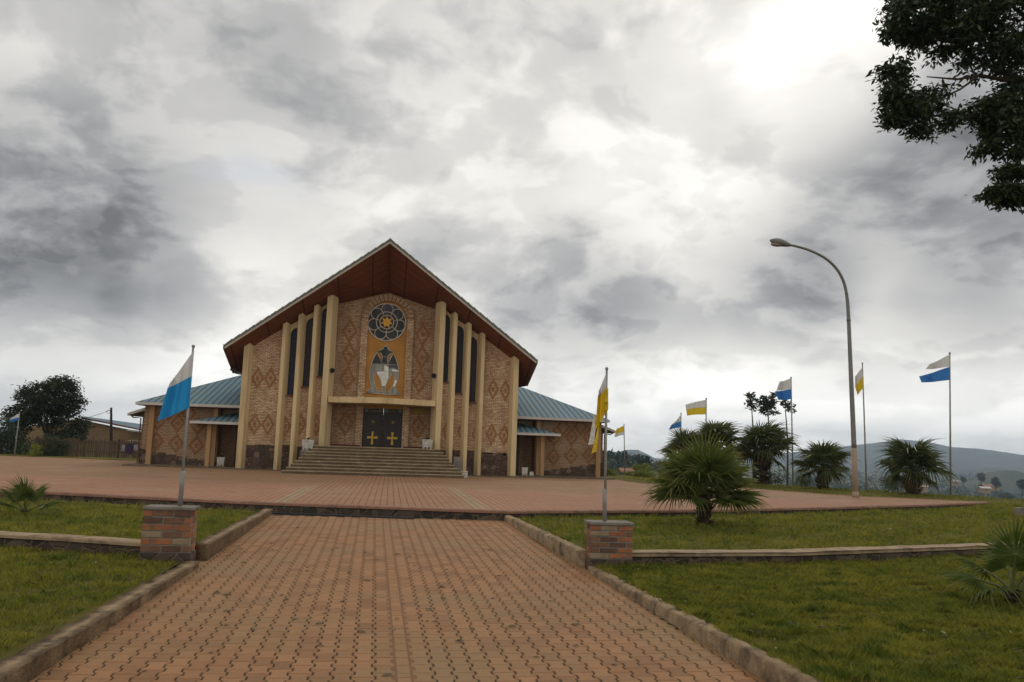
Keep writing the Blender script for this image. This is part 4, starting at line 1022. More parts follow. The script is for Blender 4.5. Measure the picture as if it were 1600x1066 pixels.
p = at(830, 746, Y=.2); o = MB().box(p.x-.11, p.x+.11, .1, .3, .07, .22).box(p.x-.09, p.x+.09, .12, .28, .22, .27).build('block', M['planter'], bevel=.01); tag(o, 'little pale block on the right porch floor beside the planter', 'block')

# ------------------------------------------------------------------ flags
def cloth(mb, corners, Y, mi, nu=14, nv=8, amp=.05, ph=0., wn=2.2):
    """corners: hoist top, hoist bottom, fly bottom, fly top as pixels; rippled in depth towards the fly"""
    A, B, C_, D_ = [np.array(c, float) for c in corners]; b = len(mb.v)
    for i in range(nu+1):
        u = i/nu
        for j in range(nv+1):
            v = j/nv; p = (A*(1-u)+D_*u)*(1-v)+(B*(1-u)+C_*u)*v
            dy = amp*u*(math.sin(wn*6.28*u+ph)*2+.5*math.sin(17*u+1.7*ph))
            mb.v.append(tuple(at(p[0], p[1]+1.2*math.sin(u*7+ph)*u*.5, Y=Y+dy)))
    for i in range(nu):
        for j in range(nv):
            q = b+i*(nv+1)+j; mb.f.append((q, q+1, q+nv+2, q+nv+1)); mb.mi.append(mi)
def flagpole(label, base, top, Y, r0, r1, patches, sleeve=None, group='flagpoles around the plaza', amp=.05, ztop=None, mcols=('white_flag', 'blue_flag', 'yellow_flag', 'skyblue_flag'), zb=None):
    b = at(base[0], base[1], Y=Y); t_ = at(top[0], top[1], Y=Y)
    if zb is not None: b = b+(b-t_)*((b.z-zb)/(t_.z-b.z)) if t_.z != b.z else b
    root = thing('flagpole', label, 'flagpole', tuple(b), group)
    mb = MB(); mb.tube([b, b.lerp(t_, .5), t_], [r0, (r0+r1)/2, r1], 8); mb.ellip(t_+Vector((0, 0, r1)), (r1*1.6,)*3, 8, 5); mb.build('pole', M['steel'], root, smooth=True)
    if sleeve:
        s_ = at(sleeve[0], sleeve[1], Y=Y); mb = MB(); mb.tube([b, s_, s_+Vector((0, 0, .01))], [r0*1.45, r0*1.45, r0*1.1], 10); mb.build('sleeve', M['steel'], root, smooth=True)
    mb = MB()
    for i, (cor, mi) in enumerate(patches): cloth(mb, cor, Y-.02, mi, amp=amp, ph=i*0.0+len(label) % 5)
    mb.build('flag', [M[c] for c in mcols], root, smooth=True)
    return root
flagpole('galvanised flagpole at the left brick pillar with a large white over azure flag', (281, 793), (302, 543), -29.41, .022, .016,
         [([(302, 549), (299.5, 588), (262, 607), (265, 600)], 0), ([(299.5, 588), (296, 637), (246, 659), (262, 607)], 3)], (286, 737), 'flagpoles beside the path', .045)
flagpole('galvanised flagpole at the right brick pillar with a drooping yellow and white flag', (945, 818), (948, 578), -29.4, .022, .017,
         [([(946.5, 585), (948, 607), (934, 623), (935.5, 611)], 0), ([(948, 606), (950, 641), (930, 672), (934, 619)], 2), ([(928.5, 645), (931, 668), (928, 694), (919, 696)], 0), ([(941, 640), (937, 660), (932, 706), (924, 709)], 2), ([(946.5, 606), (950.5, 607), (950.5, 640), (943.5, 641)], 2)], (944.3, 765), 'flagpoles beside the path', .05)
flagpole('tall thin flagpole between the palms with a white over blue flag', (1239.5, 772), (1236, 591), -1.5, .045, .03,
         [([(1236, 591.5), (1236.5, 608), (1213, 611), (1218, 597)], 0), ([(1236.5, 608), (1237, 624), (1216, 625.5), (1211, 612)], 1)], amp=.10)
flagpole('thin flagpole behind the lamp post with a gathered white and yellow flag', (1355, 790), (1347.5, 569), -2., .05, .03,
         [([(1347.5, 574), (1348.5, 588), (1336, 604), (1336, 588)], 0), ([(1348.5, 588), (1349, 606), (1340, 617), (1336, 604)], 2)], amp=.08)
flagpole('tallest far right flagpole with a wide white over blue flag', (1485.5, 790), (1484, 553), -7.5, .045, .03,
         [([(1484, 554), (1484.5, 573), (1446, 578), (1452, 570)], 0), ([(1484.5, 573), (1484.5, 594), (1440, 598.5), (1436, 589), ], 1)], amp=.10)
flagpole('flagpole behind the bushy palms with a white over yellow flag', (1103, 757), (1103.5, 624), 0., .04, .03,
         [([(1103.5, 624.5), (1103.5, 636), (1072, 640), (1071, 632)], 0), ([(1103.5, 636), (1103, 647.5), (1073.5, 649), (1072, 639)], 2)], amp=.08)
flagpole('flagpole left of the white over yellow flag with a small white over blue flag', (1065, 754), (1064, 647), 8., .04, .03,
         [([(1064, 648), (1064, 658), (1049, 664), (1057, 657)], 0), ([(1064, 658), (1064, 668), (1045, 671), (1049, 664)], 1)], amp=.08)
flagpole('distant flagpole beside the right wing with a yellow over white flag', (976.5, 742), (975, 664), 16., .04, .03,
         [([(975, 665.5), (975, 674.5), (961.5, 678), (963.5, 670)], 2), ([(975, 674.5), (975.5, 679.5), (959.5, 683), (961.5, 678)], 0)], amp=.06)
flagpole('short far left flagpole in front of the dark trees with a white over blue flag', (22.5, 713), (30.5, 645), 9.5, .035, .025,
         [([(30.5, 646), (30, 652), (14.5, 656.5), (17, 653)], 0), ([(30, 652), (30, 656), (15, 660.5), (14.5, 656)], 1)], amp=.06)

# ------------------------------------------------------------------ street lamp
LY = -11.97
pts = [at(*p, Y=LY) for p in ((1337, 779), (1334.5, 700), (1332, 640), (1328.5, 560), (1326, 500), (1323.5, 465), (1318, 440), (1307, 420), (1290, 404), (1268, 392.5), (1248, 386), (1232, 382.5))]
def smooth_line(P_, n=5):
    out = []
    for i in range(len(P_)-1):
        a, b, c, d = P_[max(0, i-1)], P_[i], P_[i+1], P_[min(len(P_)-1, i+2)]
        for q in range(n):
            t = q/n; out.append(.5*((2*b)+(c-a)*t+(2*a-5*b+4*c-d)*t*t+(3*b-a-3*c+d)*t**3))
    return out+[P_[-1]]
LP = thing('street_lamp', 'tall curved steel street lamp standing at the right edge of the plaza', 'street lamp', tuple(pts[0]))
mb = MB(); mb.tube([pts[0], pts[1]], [.10, .095], 12); mb.tube([pts[0]-Vector((0, 0, .02)), pts[0]+Vector((0, 0, .25))], [.13, .12], 12); mb.build('post_foot', M['lamp_rust'], LP, smooth=True)
mb = MB(); sp_ = smooth_line(pts[1:]); mb.tube(sp_, list(np.interp(np.linspace(0, 10, len(sp_)), range(11), [.094, .088, .078, .070, .062, .058, .055, .052, .050, .048, .046])), 12); mb.tube([pts[4]-Vector((0, 0, .05)), pts[4]+Vector((0, 0, .05))], .078, 12); mb.build('post', M['lamp_steel'], LP, smooth=True)
h0, h1 = at(1236, 383.5, Y=LY), at(1203, 375.5, Y=LY); hd = h1-h0
mb = MB(); n = 9; rr_ = [.05, .085, .115, .135, .15, .155, .14, .10, .03]
mb.tube([h0+hd*(i/(n-1)) for i in range(n)], rr_, 12); hdobj = mb.build('lamp_head', M['lamp_steel'], LP, smooth=True)
mb = MB(); mb.ellip(h0+hd*.66+Vector((0, 0, -.10)), (.27, .12, .09), 14, 8); mb.build('lamp_lens', M['lamp_glass'], LP, smooth=True)

# ------------------------------------------------------------------ fan palms
def frond_mesh(mb, L, Rf, seed, mi_leaf=0, mi_stalk=1, nseg=34, droop=.25, span=140):
    """stalk along +X then a pleated fan; local coordinates, +Z up"""
    r = random.Random(seed)
    def tb(pts, rad):
        b = len(mb.v); mb.tube(pts, rad, 4, mi_stalk); mb.tip += [0.]*(len(mb.v)-b)
    P0 = Vector((0, 0, 0)); P1 = Vector((L*.5, 0, .04*L)); P2 = Vector((L, 0, -.02*L)); tb([P0, P1, P2], [.022, .015, .011])
    ax = (P2-P1).normalized(); lat = Vector((0, 1, 0)); nrm = Vector((0, 0, 1))
    half = math.radians(span)/nseg
    for i in range(nseg):
        a = math.radians(-span)+half*2*(i+.5)+r.uniform(-.015, .015); R_ = Rf*(1-.22*(abs(a)/2.4)**2)*r.uniform(.90, 1.06)
        k1 = R_*.44
        def pt(rad_, an, dz): 
            cup = -.10*(rad_/Rf)*abs(math.sin(an))*Rf-.0*rad_
            return P2+ax*(rad_*math.cos(an))+lat*(rad_*math.sin(an))+nrm*(dz+cup)
        da = half*1.0; w2 = half*.52; fold = .020*Rf
        dd = droop*R_*r.choice((.5, .8, 1., 1.4, 2.4))
        m1 = R_*.74
        v = [pt(.01, a, 0), pt(k1, a-da, .6*fold), pt(k1, a, -fold-.03*R_), pt(k1, a+da, .6*fold), pt(m1, a-w2*.8, -dd*.28), pt(m1, a, -dd*.28-fold*.8), pt(m1, a+w2*.8, -dd*.28), pt(R_, a+r.uniform(-.02, .02), -dd)]
        b = len(mb.v); mb.v += [tuple(q) for q in v]; mb.tip += [0, .0, .0, .0, .25, .25, .25, 1.]
        for f in ((0, 1, 2), (0, 2, 3), (1, 4, 5, 2), (2, 5, 6, 3), (4, 7, 5), (5, 7, 6)): mb.f.append(tuple(b+q for q in f)); mb.mi.append(mi_leaf)
FR = {}
def frond_proto(key, L, Rf, seed, mats, **kw):
    mb = MB(); frond_mesh(mb, L, Rf, seed, **kw)
    me = bpy.data.meshes.new('frond'); me.from_pydata(mb.v, [], mb.f)
    for m in mats: me.materials.append(m)
    me.polygons.foreach_set('material_index', mb.mi); a = me.attributes.new('tip', 'FLOAT', 'POINT'); a.data.foreach_set('value', mb.tip); me.update(); FR[key] = me
for q in range(3):
    frond_proto(('near', q), .62, .80, 11+q, [M['palm_leaf'], M['petiole']], nseg=40, droop=.16+.08*q, span=135)
    frond_proto(('far', q), .55, .80, 21+q, [M['palm_leaf_far'], M['petiole']], nseg=26, droop=.22+.12*q, span=115)
    frond_proto(('small', q), .42, .50, 31+q, [M['palm_leaf'], M['petiole']], nseg=32, droop=.15+.08*q, span=110)
frond_proto('dead', .42, .60, 43, [M['palm_dead'], M['petiole']], nseg=18, droop=.5, span=70)
frond_proto('dry', .30, .42, 41, [M['palm_dry'], M['petiole']], nseg=22, droop=.4, span=80)
def palm(label, loc, th, tr, n, sc, kind, seed, emin=-25, emax=82, fixed=None, group=None, spread=1.):
    t = thing('fan_palm', label, 'palm', tuple(loc), group); r = random.Random(seed)
    mb = MB(); nn = 12; pts = [Vector(loc)+Vector((.02*math.sin(i*1.3+seed), .02*math.cos(i*1.7), -.05+th*i/nn)) for i in range(nn+1)]
    mb.tube(pts, [tr*(1.25 if i < 2 else 1.0)*(.92+.14*(i % 2)) for i in range(nn+1)], 10)
    for i in range(int(60*max(1, th))):     # old leaf bases
        a = r.uniform(0, 6.28); zz = r.uniform(.0, th); d = Vector((math.cos(a), math.sin(a), .9)); p = Vector(loc)+Vector((math.cos(a)*tr*.85, math.sin(a)*tr*.85, zz)); s_ = Vector((-math.sin(a), math.cos(a), 0))*tr*.28
        mb.add([p-s_, p+s_, p+d*tr*.75+s_*.4, p+d*tr*.75-s_*.4, p+Vector((0, 0, .05))-s_, p+Vector((0, 0, .05))+s_], [(0, 1, 2, 3), (3, 2, 5, 4)])
    mb.build('trunk', M['palm_bark'], t)
    fl = fixed or [(i*137.5+r.uniform(-15, 15), emin+(emax-emin)*((i+.5)/n)**spread+r.uniform(-7, 7), r.uniform(.72, 1.2), None) for i in range(n)]
    if kind == 'far': fl = fl+[(i*71.+seed*13, r.uniform(-62, -42), r.uniform(.6, .85), 'dead') for i in range(6)]
    for i, (az, el, s_, kd) in enumerate(fl):
        me = FR[kd if kd else (kind, i % 3)]
        o = bpy.data.objects.new('frond', me); COL.objects.link(o); o.parent = t
        o.location = (0, 0, th-.02+r.uniform(-.12, .02)*min(1, th*2)); o.rotation_mode = 'XYZ'
        o.rotation_euler = (R(r.uniform(-25, 25)), -R(el), R(az)); o.scale = (sc*s_,)*3
        if kd in ('dry', 'dead'): o['label'] = 'yellow dying frond' if kd == 'dry' else 'dead brown hanging frond'
    return t
# large palm in the right lawn: azimuths measured from +X (right), -90 towards the viewer
big = [(-85, 58, 1.15, None), (-60, 40, 1., None), (-125, 38, 1.05, None), (-20, 14, 1.1, None), (-168, 12, 1.2, None), (-42, 4, .9, None), (-145, 4, .9, None), (5, 2, 1.15, None), (180, 26, 1.1, None),
       (10, 28, 1.1, None), (60, 45, 1., None), (120, 48, 1., None), (90, 72, 1.05, None), (-92, 84, 1.2, None), (30, 58, 1.1, None), (155, 60, 1.1, None), (-10, 45, 1.1, None), (190, 42, 1.1, None),
       (80, 25, .9, None), (130, 16, .95, None), (45, 14, .95, None), (-80, 22, .7, None), (-35, 66, 1.05, None), (-150, 66, 1.05, None), (-70, 75, 1.1, None)]
pb = at(1100, 822, z=-.17)
palm('large spreading fan palm on the right lawn in front of the others', pb, .70, .16, 0, .93, 'near', 3, fixed=big)
def far_palm(label, px, py, z, th, n, sc, seed, tr=.26, Y=None):
    p = at(px, py, z=z) if Y is None else at(px, py, Y=Y)
    palm(label, p, th, tr, n, sc, 'far', seed, emin=-22, emax=86, group='fan palms behind the plaza', spread=.8)
far_palm('fan palm with a thick trunk just right of the big lawn palm', 1191, 759, .0, 1.75, 40, 1.25, 5, .33)
far_palm('fan palm left of the street lamp', 1286, 766, .02, 1.05, 30, 1.05, 6, .24)
far_palm('bushy fan palm right of the street lamp', 1426, 773, .03, 1.05, 34, 1.16, 7, .27)
far_palm('fan palm partly hidden behind the big lawn palm', 1118, 757, .0, 1.9, 34, 1.12, 8, .28)
far_palm('leftmost palm peeping out behind the big lawn palm', 1072, 756, .0, 1.5, 32, 1.0, 9, .26)
small = [(-100, 78, 1.12, None), (165, 22, 1.0, None), (-40, 55, 1.05, None), (-5, 40, 1., None), (60, 50, .9, None), (-160, 10, .85, None), (-75, 18, .8, 'dry'), (120, 35, .9, None), (15, 10, 1., None)]
p = at(1583, 943, z=-.27); palm('young fan palm with a yellow frond at the right edge of the lower lawn', p, .16, .07, 0, 1.02, 'small', 12, fixed=small)
small2 = [(-100, 80, 1.0, None), (178, 26, 1.0, None), (4, 28, 1.05, None), (60, 60, .9, None), (-150, 55, .9, None), (-170, -6, .8, 'dry'), (-60, 66, .8, None)]
p = at(37, 806, z=-.16); palm('little fan palm with a yellow leaf on the upper left lawn', p, .08, .04, 0, .86, 'small', 13, fixed=small2)

# ------------------------------------------------------------------ leafy trees
def leaf_cloud(centers, radii, counts, size, seed, flat=.0, drop=.3, clump=None, cl_n=14, cl_r=.25):
    """many small pointed leaves in clumps through ellipsoid volumes -> V (n,3), F (m,4)"""
    g = np.random.default_rng(seed); P_ = []
    for c, r, n in zip(centers, radii, counts):
        nc = max(1, n//cl_n); d = g.normal(size=(nc, 3)); d /= np.linalg.norm(d, axis=1)[:, None]
        rad = g.uniform(.35, 1., nc)**.6; cc = np.array(c)+d*rad[:, None]*np.array(r)
        q = np.repeat(cc, cl_n, 0)+g.normal(size=(nc*cl_n, 3))*cl_r*np.array([1, 1, .6]); P_.append(q)
    P_ = np.concatenate(P_); n = len(P_)
    d = g.normal(size=(n, 3)); d[:, 2] = d[:, 2]*.6-drop; d /= np.linalg.norm(d, axis=1)[:, None]
    w = g.normal(size=(n, 3)); w = np.cross(d, w); w /= np.linalg.norm(w, axis=1)[:, None]
    L = size*g.uniform(.6, 1.3, n)[:, None]; wd = L*.36
    V = np.stack([P_, P_+d*L*.45+w*wd*.5, P_+d*L, P_+d*L*.45-w*wd*.5], 1).reshape(-1, 3)
    F = np.arange(n*4).reshape(-1, 4)
    return V, F
def leafy(name, label, cat, base, trunk_pts, trunk_r, blobs, size, mleaf, seed, group=None, limbs=(), cl_n=14, cl_r=.25, bark='bark', crown='crown', drop=.3):
    t = thing(name, label, cat, tuple(base), group); b = Vector(base)
    if trunk_pts:
        mb = MB(); mb.tube([Vector(p) for p in trunk_pts], trunk_r, 8)
        for l in limbs: mb.tube([Vector(p) for p in l[0]], l[1], 5)
        mb.build('trunk', M[bark], t, smooth=True)
    V, F = leaf_cloud([q[0] for q in blobs], [q[1] for q in blobs], [q[2] for q in blobs], size, seed, cl_n=cl_n, cl_r=cl_r, drop=drop)
    npmesh(crown, V-np.array(tuple(base)), F, M[mleaf], t); return t
def pb_(px, py, Y, rx, rz, n, ry=None):   # blob traced at a pixel, radii in pixels -> metres
    p = at(px, py, Y=Y); d = (p-Vector((CX, CY, CZ))).length/FPX
    return (tuple(p), (rx*d, (ry or rx)*d, rz*d), n)
# left garden tree
TY = 19.
blobs = [pb_(84, 622, TY, 30, 26, 2600), pb_(58, 628, TY, 26, 28, 2200), pb_(102, 612, TY, 20, 18, 1400), pb_(38, 618, TY, 10, 12, 420), pb_(42, 650, TY, 18, 16, 1000), pb_(110, 634, TY, 14, 16, 800), pb_(76, 650, TY, 26, 16, 1300), pb_(122, 668, TY, 14, 16, 1100), pb_(112, 685, TY-1, 14, 14, 800), pb_(92, 668, TY, 20, 12, 500),
         pb_(22, 650, TY+1, 14, 14, 700), pb_(30, 668, TY, 14, 14, 700), pb_(100, 596, TY, 14, 8, 400), pb_(80, 600, TY, 12, 8, 400), pb_(124, 625, TY, 6, 8, 160)]
tb = at(78, 708, Y=TY)
lim = [((at(76, 690, Y=TY), at(84, 660, Y=TY), at(92, 630, Y=TY)), [.10, .07, .03]), ((at(76, 692, Y=TY), at(64, 660, Y=TY), at(52, 634, Y=TY)), [.09, .06, .03]), ((at(74, 670, Y=TY), at(73, 640, Y=TY), at(74, 610, Y=TY)), [.09, .06, .03]), ((at(84, 665, Y=TY), at(104, 640, Y=TY)), [.06, .03]), ((at(66, 665, Y=TY), at(40, 655, Y=TY)), [.05, .02]), ((at(80, 700, Y=TY), at(110, 680, Y=TY)), [.06, .03])]
leafy('tree', 'broad dark tree beside the utility pole, tallest on the left', 'tree', tb, [tb, at(76, 690, Y=TY), at(74, 668, Y=TY)], [.2, .15, .10], [(c, r, int(n*1.35)) for c, r, n in blobs], .22, 'leaf_tree', 1, limbs=lim, cl_n=22, cl_r=.17)
Y2 = 15.
tb = at(2, 714, Y=Y2); leafy('tree', 'dense dark tree cut by the left edge of the picture', 'tree', tb, [tb, at(2, 690, Y=Y2)], [.12, .08], [pb_(-6, 672, Y2, 22, 22, 2600), pb_(10, 695, Y2, 16, 18, 1500), pb_(-20, 690, Y2, 20, 25, 1500), pb_(22, 686, Y2+1, 12, 16, 900), pb_(34, 695, Y2+2, 12, 14, 800)], .16, 'leaf_bush', 2, cl_r=.18)
tb = at(86, 713, Y=14.); leafy('bush', 'big dark rounded bush under the garden tree', 'bush', tb, [tb, at(86, 700, Y=14.)], [.06, .03], [pb_(84, 698, 14., 22, 15, 3600), pb_(98, 700, 13.8, 14, 13, 1600), pb_(72, 692, 14.2, 14, 12, 1300)], .11, 'leaf_bush', 3, cl_r=.12)
tb = at(56, 713, Y=13.); leafy('bush', 'small clipped yellow green bush left of the dark bush', 'bush', tb, None, None, [pb_(56, 706, 13., 7.5, 7, 900), pb_(57, 697.5, 13., 6, 3.5, 400)], .09, 'leaf_yellow', 4, cl_r=.06)
tb = at(118, 713, Y=14.5); leafy('bush', 'straggly green shrub leaning on the wooden fence', 'bush', tb, [tb, at(116, 700, Y=14.5)], [.03, .015], [pb_(116, 697, 14.5, 10, 11, 420), pb_(128, 705, 14.4, 8, 8, 200)], .13, 'leaf_hedge', 5, cl_r=.12)
tb = at(40, 713, Y=14.4); leafy('bush', 'tangle of dark twigs and leaves left of the yellow bush', 'bush', tb, None, None, [pb_(38, 703, 14.4, 10, 10, 700)], .12, 'leaf_bush', 6, cl_r=.14)
# overhanging tree at the right: trunk stands outside the frame
OY = -26.
OT = Vector((19.5, -24.5, -.3))
bl = [pb_(1400, 30, OY, 20, 30, 1500), pb_(1440, 25, OY, 40, 45, 4200), pb_(1500, 20, OY, 60, 50, 5200), pb_(1570, 30, OY, 60, 60, 6000), pb_(1470, 60, OY, 50, 28, 2600), pb_(1545, 85, OY, 50, 28, 2300), pb_(1590, 110, OY, 30, 30, 1300),
      pb_(1398, 115, OY, 18, 18, 1100), pb_(1402, 150, OY, 20, 20, 1400), pb_(1425, 172, OY, 34, 20, 2300), pb_(1395, 180, OY, 14, 14, 700), pb_(1455, 150, OY, 26, 14, 650), pb_(1440, 200, OY, 22, 8, 500), pb_(1480, 185, OY, 22, 14, 700),
      pb_(1545, 175, OY, 28, 24, 2200), pb_(1585, 160, OY, 28, 28, 2400), pb_(1570, 205, OY, 36, 16, 1700), pb_(1540, 232, OY, 18, 8, 600), pb_(1585, 235, OY, 22, 10, 800), pb_(1605, 200, OY, 22, 26, 1300),
      pb_(1582, 268, OY, 20, 9, 1300), pb_(1553, 302, OY, 18, 7, 1000), pb_(1584, 305, OY, 20, 14, 2300), pb_(1650, 215, OY, 26, 40, 2200), pb_(1650, 100, OY+.5, 60, 90, 4500), pb_(1600, -40, OY, 120, 50, 6000), pb_(1450, -35, OY, 60, 30, 3000)]
bl = [(c, (r[0]*.90, r[1]*1.1, r[2]*.85), int(n*.60)) for c, r, n in bl]
bl.append(((20.6, -23.5, 10.8), (3.4, 3.2, 3.2), 14000))
hub = at(1690, 160, Y=OY)
lim = [((hub, at(1600, 130, Y=OY), at(1530, 118, Y=OY), at(1495, 124, Y=OY), at(1448, 120, Y=OY)), [.10, .06, .04, .025, .012]), ((at(1600, 130, Y=OY), at(1540, 100, Y=OY), at(1450, 40, Y=OY)), [.07, .05, .02]), ((at(1530, 118, Y=OY), at(1500, 140, Y=OY), at(1455, 160, Y=OY), at(1410, 175, Y=OY)), [.03, .022, .015, .008]),
       ((hub, at(1620, 190, Y=OY), at(1560, 190, Y=OY), at(1490, 175, Y=OY)), [.07, .04, .025, .01]), ((hub, at(1640, 280, Y=OY), at(1580, 290, Y=OY), at(1540, 300, Y=OY)), [.07, .04, .02, .01]), ((hub, at(1640, 60, Y=OY), at(1570, 0, Y=OY)), [.10, .07, .03])]
rt = random.Random(9)
for c_, r_, n_ in bl[:20]:
    c_ = Vector(c_)
    for q_ in range(4):
        e_ = c_+Vector((rt.uniform(-1, .3)*r_[0], rt.uniform(-.6, .6)*r_[1], rt.uniform(-.9, .5)*r_[2])); m_ = c_.lerp(e_, .5)+Vector((0, 0, .04)); lim.append(((c_+Vector((r_[0]*.9, 0, .05)), c_, m_, e_), [.022, .015, .009, .004]))
leafy('overhanging_tree', 'dark leafy tree whose boughs hang into the upper right corner', 'tree', OT, [OT, OT+Vector((-.2, 0, 3.)), OT+Vector((-.4, -.2, 6.)), Vector(hub)], [.34, .28, .22, .12], bl, .15, 'leaf_dark', 10, limbs=lim, cl_n=26, cl_r=.10, drop=.6)

# slim trees beyond the palms
def slim_tree(label, px, ptop, pbot, Y, clusters, seed):
    b = at(px, pbot, Y=Y); b.z = float(upland(b.x, b.y)); t_ = at(px-2, ptop, Y=Y)
    m1 = at(px+3, (ptop+pbot)*.5, Y=Y)
    leafy('slim_tree', label, 'tree', b, [b, m1, t_], [.13, .09, .03], [pb_(a, c_, Y, w_, h_, n) for a, c_, w_, h_, n in clusters], .42, 'leaf_olive', seed, cl_n=9, cl_r=.13, group='slim trees beyond the palms', drop=-.1)
def tuft(px, py, w, n=6, seed=0):      # layered flat sprays
    r_ = random.Random(seed); return [(px+r_.uniform(-w, w)*.55*(.4+q/n), py-11+22*q/n, w*.6*(.45+.7*q/n), .7, 42) for q in range(n)]
slim_tree('slim tall tree with small tufts, leftmost behind the palms', 1175, 617, 760, 35., tuft(1173, 628, 13, 6, 1), 20)
slim_tree('middle slim tree with the widest feathery crown behind the palms', 1200, 620, 760, 36., tuft(1191, 632, 15, 8, 2)+tuft(1201, 638, 16, 9, 3)+tuft(1209, 628, 9, 5, 4), 21)
slim_tree('slim bare stemmed tree beside the white and blue flag', 1228, 624, 760, 38., tuft(1226, 637, 17, 7, 5), 22)
# twiggy shrub and bushes behind the right side
for i, (lab, px, py, Y, rx, rz, n, sz, mt) in enumerate([
        ('clipped green hedge bush beside the right wing', 952, 741, 7., 12, 8, 2600, .10, 'leaf_hedge'),
        ('small round clipped hedge bush in the gap behind the distant flagpole', 983, 744, 9., 8, 6.5, 1500, .10, 'leaf_hedge'),
        ('long clipped hedge mound left of the palms', 1005, 743, 7.5, 18, 8.5, 4200, .10, 'leaf_hedge'),
        ('yellowish hedge behind the palm fronds', 1045, 744, 6., 16, 8, 2400, .10, 'leaf_hedge'),
        ('loose green bush above the clipped hedges', 1003, 731, 14., 14, 5, 1000, .16, 'leaf_hedge'),
        ('feathery shrub at the foot of the thick trunked palm', 1212, 744, 6., 14, 14, 420, .16, 'leaf_olive'),
        ('grey green shrub left of the palm by the street lamp', 1257, 752, 10., 8, 11, 800, .15, 'leaf_olive'),
        ('low shrub behind the palm right of the street lamp', 1395, 756, 14., 14, 9, 700, .18, 'leaf_olive')]):
    b = at(px, py, Y=Y); b.z = float(upland(b.x, b.y)); q = pb_(px, py, Y, rx, rz, n)
    tr_ = [b, b+Vector((0, 0, max(.2, q[0][2]-b.z)))]
    limbs = [((b, b+Vector((.9*math.sin(k_), .3*math.cos(k_), q[0][2]-b.z+q[1][2]*.7))), [.03, .012]) for k_ in (-.9, -.3, .4, 1.)] if 'feathery' in lab else []
    leafy('bush', lab, 'bush', b, tr_, [.05, .02], [q], sz, mt, 40+i, cl_r=.10 if mt == 'leaf_hedge' else .2, group='bushes behind the plaza', limbs=limbs)

# ------------------------------------------------------------------ left background: fence, house, pole
FY = 13.6
a, b = at(120, 716, Y=FY), at(224, 716, Y=FY); FN = thing('fence', 'rough dark wooden picket fence between the bush and the left wing', 'fence', (a.x, FY, 0))
mb = MB(); x = a.x-2.5; r = random.Random(2); end = b.x+2.0
while x < end:
    w = r.uniform(.06, .11); h = r.uniform(1.02, 1.16); mb.box(x, x+w, FY-.02+r.uniform(-.01, .01), FY+.01, .03, h); x += w+r.uniform(.015, .06)
mb.build('pickets', M['wood'], FN)
mb = MB(); 
for z in (.32, .88): mb.box(a.x-2.5, end, FY+.012, FY+.06, z, z+.07)
mb.build('rail', M['wood'], FN)
x = a.x-2.5
while x < end: MB().box(x, x+.12, FY+.062, FY+.18, 0, 1.18).build('post', M['wood'], FN); x += 2.4
for lab, x0, x1, y0, y1, mt in (('small white cloth hanging on the fence', 190.5, 194.5, 695, 705, 'white_cloth'), ('dark purple cloth draped over the fence', 198, 206, 694, 709, 'purple_cloth'), ('pale cloth hanging on the fence beside the purple one', 209.5, 215, 695, 704, 'white_cloth')):
    p0 = at(x0, y0, Y=FY-.06); p1 = at(x1, y1, Y=FY-.06); mb = MB(); n = 8
    for i in range(n):
        xa = p0.x+(p1.x-p0.x)*i/n; xb = p0.x+(p1.x-p0.x)*(i+1)/n; ya = FY-.05+.02*math.sin(i*2.1); yb = FY-.05+.02*math.sin((i+1)*2.1)
        mb.prism([(xa, ya, p1.z+.03*math.sin(i)), (xb, yb, p1.z+.03*math.sin(i+1)), (xb, yb, p0.z), (xa, ya, p0.z)], [(xa, ya+.012, p1.z+.03*math.sin(i)), (xb, yb+.012, p1.z+.03*math.sin(i+1)), (xb, yb+.012, p0.z), (xa, ya+.012, p0.z)])
    tag(mb.build('hanging_cloth', M[mt]), lab, 'cloth')
HY = 24.
HS = thing('house', 'long brick house with a blue metal roof behind the fence on the left', 'house', tuple(at(180, 705, Y=HY)))
def hp(px, py, Y=HY): p = at(px, py, Y=Y); return p
q = [hp(30, 712), hp(30, 668), hp(118, 655), hp(133, 657.5), hp(178, 667), hp(224, 676), hp(262, 684), hp(262, 722)]
mb = MB(); mb.xz([(p.x, max(-.2, p.z) if p.z > .5 else -.2) for p in q], HY, HY+.3); mb.build('wall', M['house_brick'], HS)
q = [hp(131, 654.6), hp(178, 664), hp(224, 673.3), hp(264, 681)]
mb = MB()
for i in range(3):
    a_, b_ = q[i], q[i+1]; mb.prism([(a_.x, HY-.35, a_.z), (b_.x, HY-.35, b_.z), (b_.x, HY+.4, b_.z), (a_.x, HY+.4, a_.z)], [(a_.x, HY-.35, a_.z+.10), (b_.x, HY-.35, b_.z+.10), (b_.x, HY+.4, b_.z+.10), (a_.x, HY+.4, a_.z+.10)])
mb.build('verge', M['brown_fascia'], HS)
a0, a1, a2, a3 = hp(128, 655, HY+.3), hp(270, 680, HY+.3), hp(275, 671, HY+9), hp(131, 651.5, HY+9)
mb = MB(); f = [(a0.x, a0.y, a0.z), (a1.x, a1.y, a1.z), (a2.x, a2.y, a2.z), (a3.x, a3.y, a3.z)]; mb.prism(f, [(p[0], p[1], p[2]+.05) for p in f]); mb.build('roof', M['blue_roof'], HS)
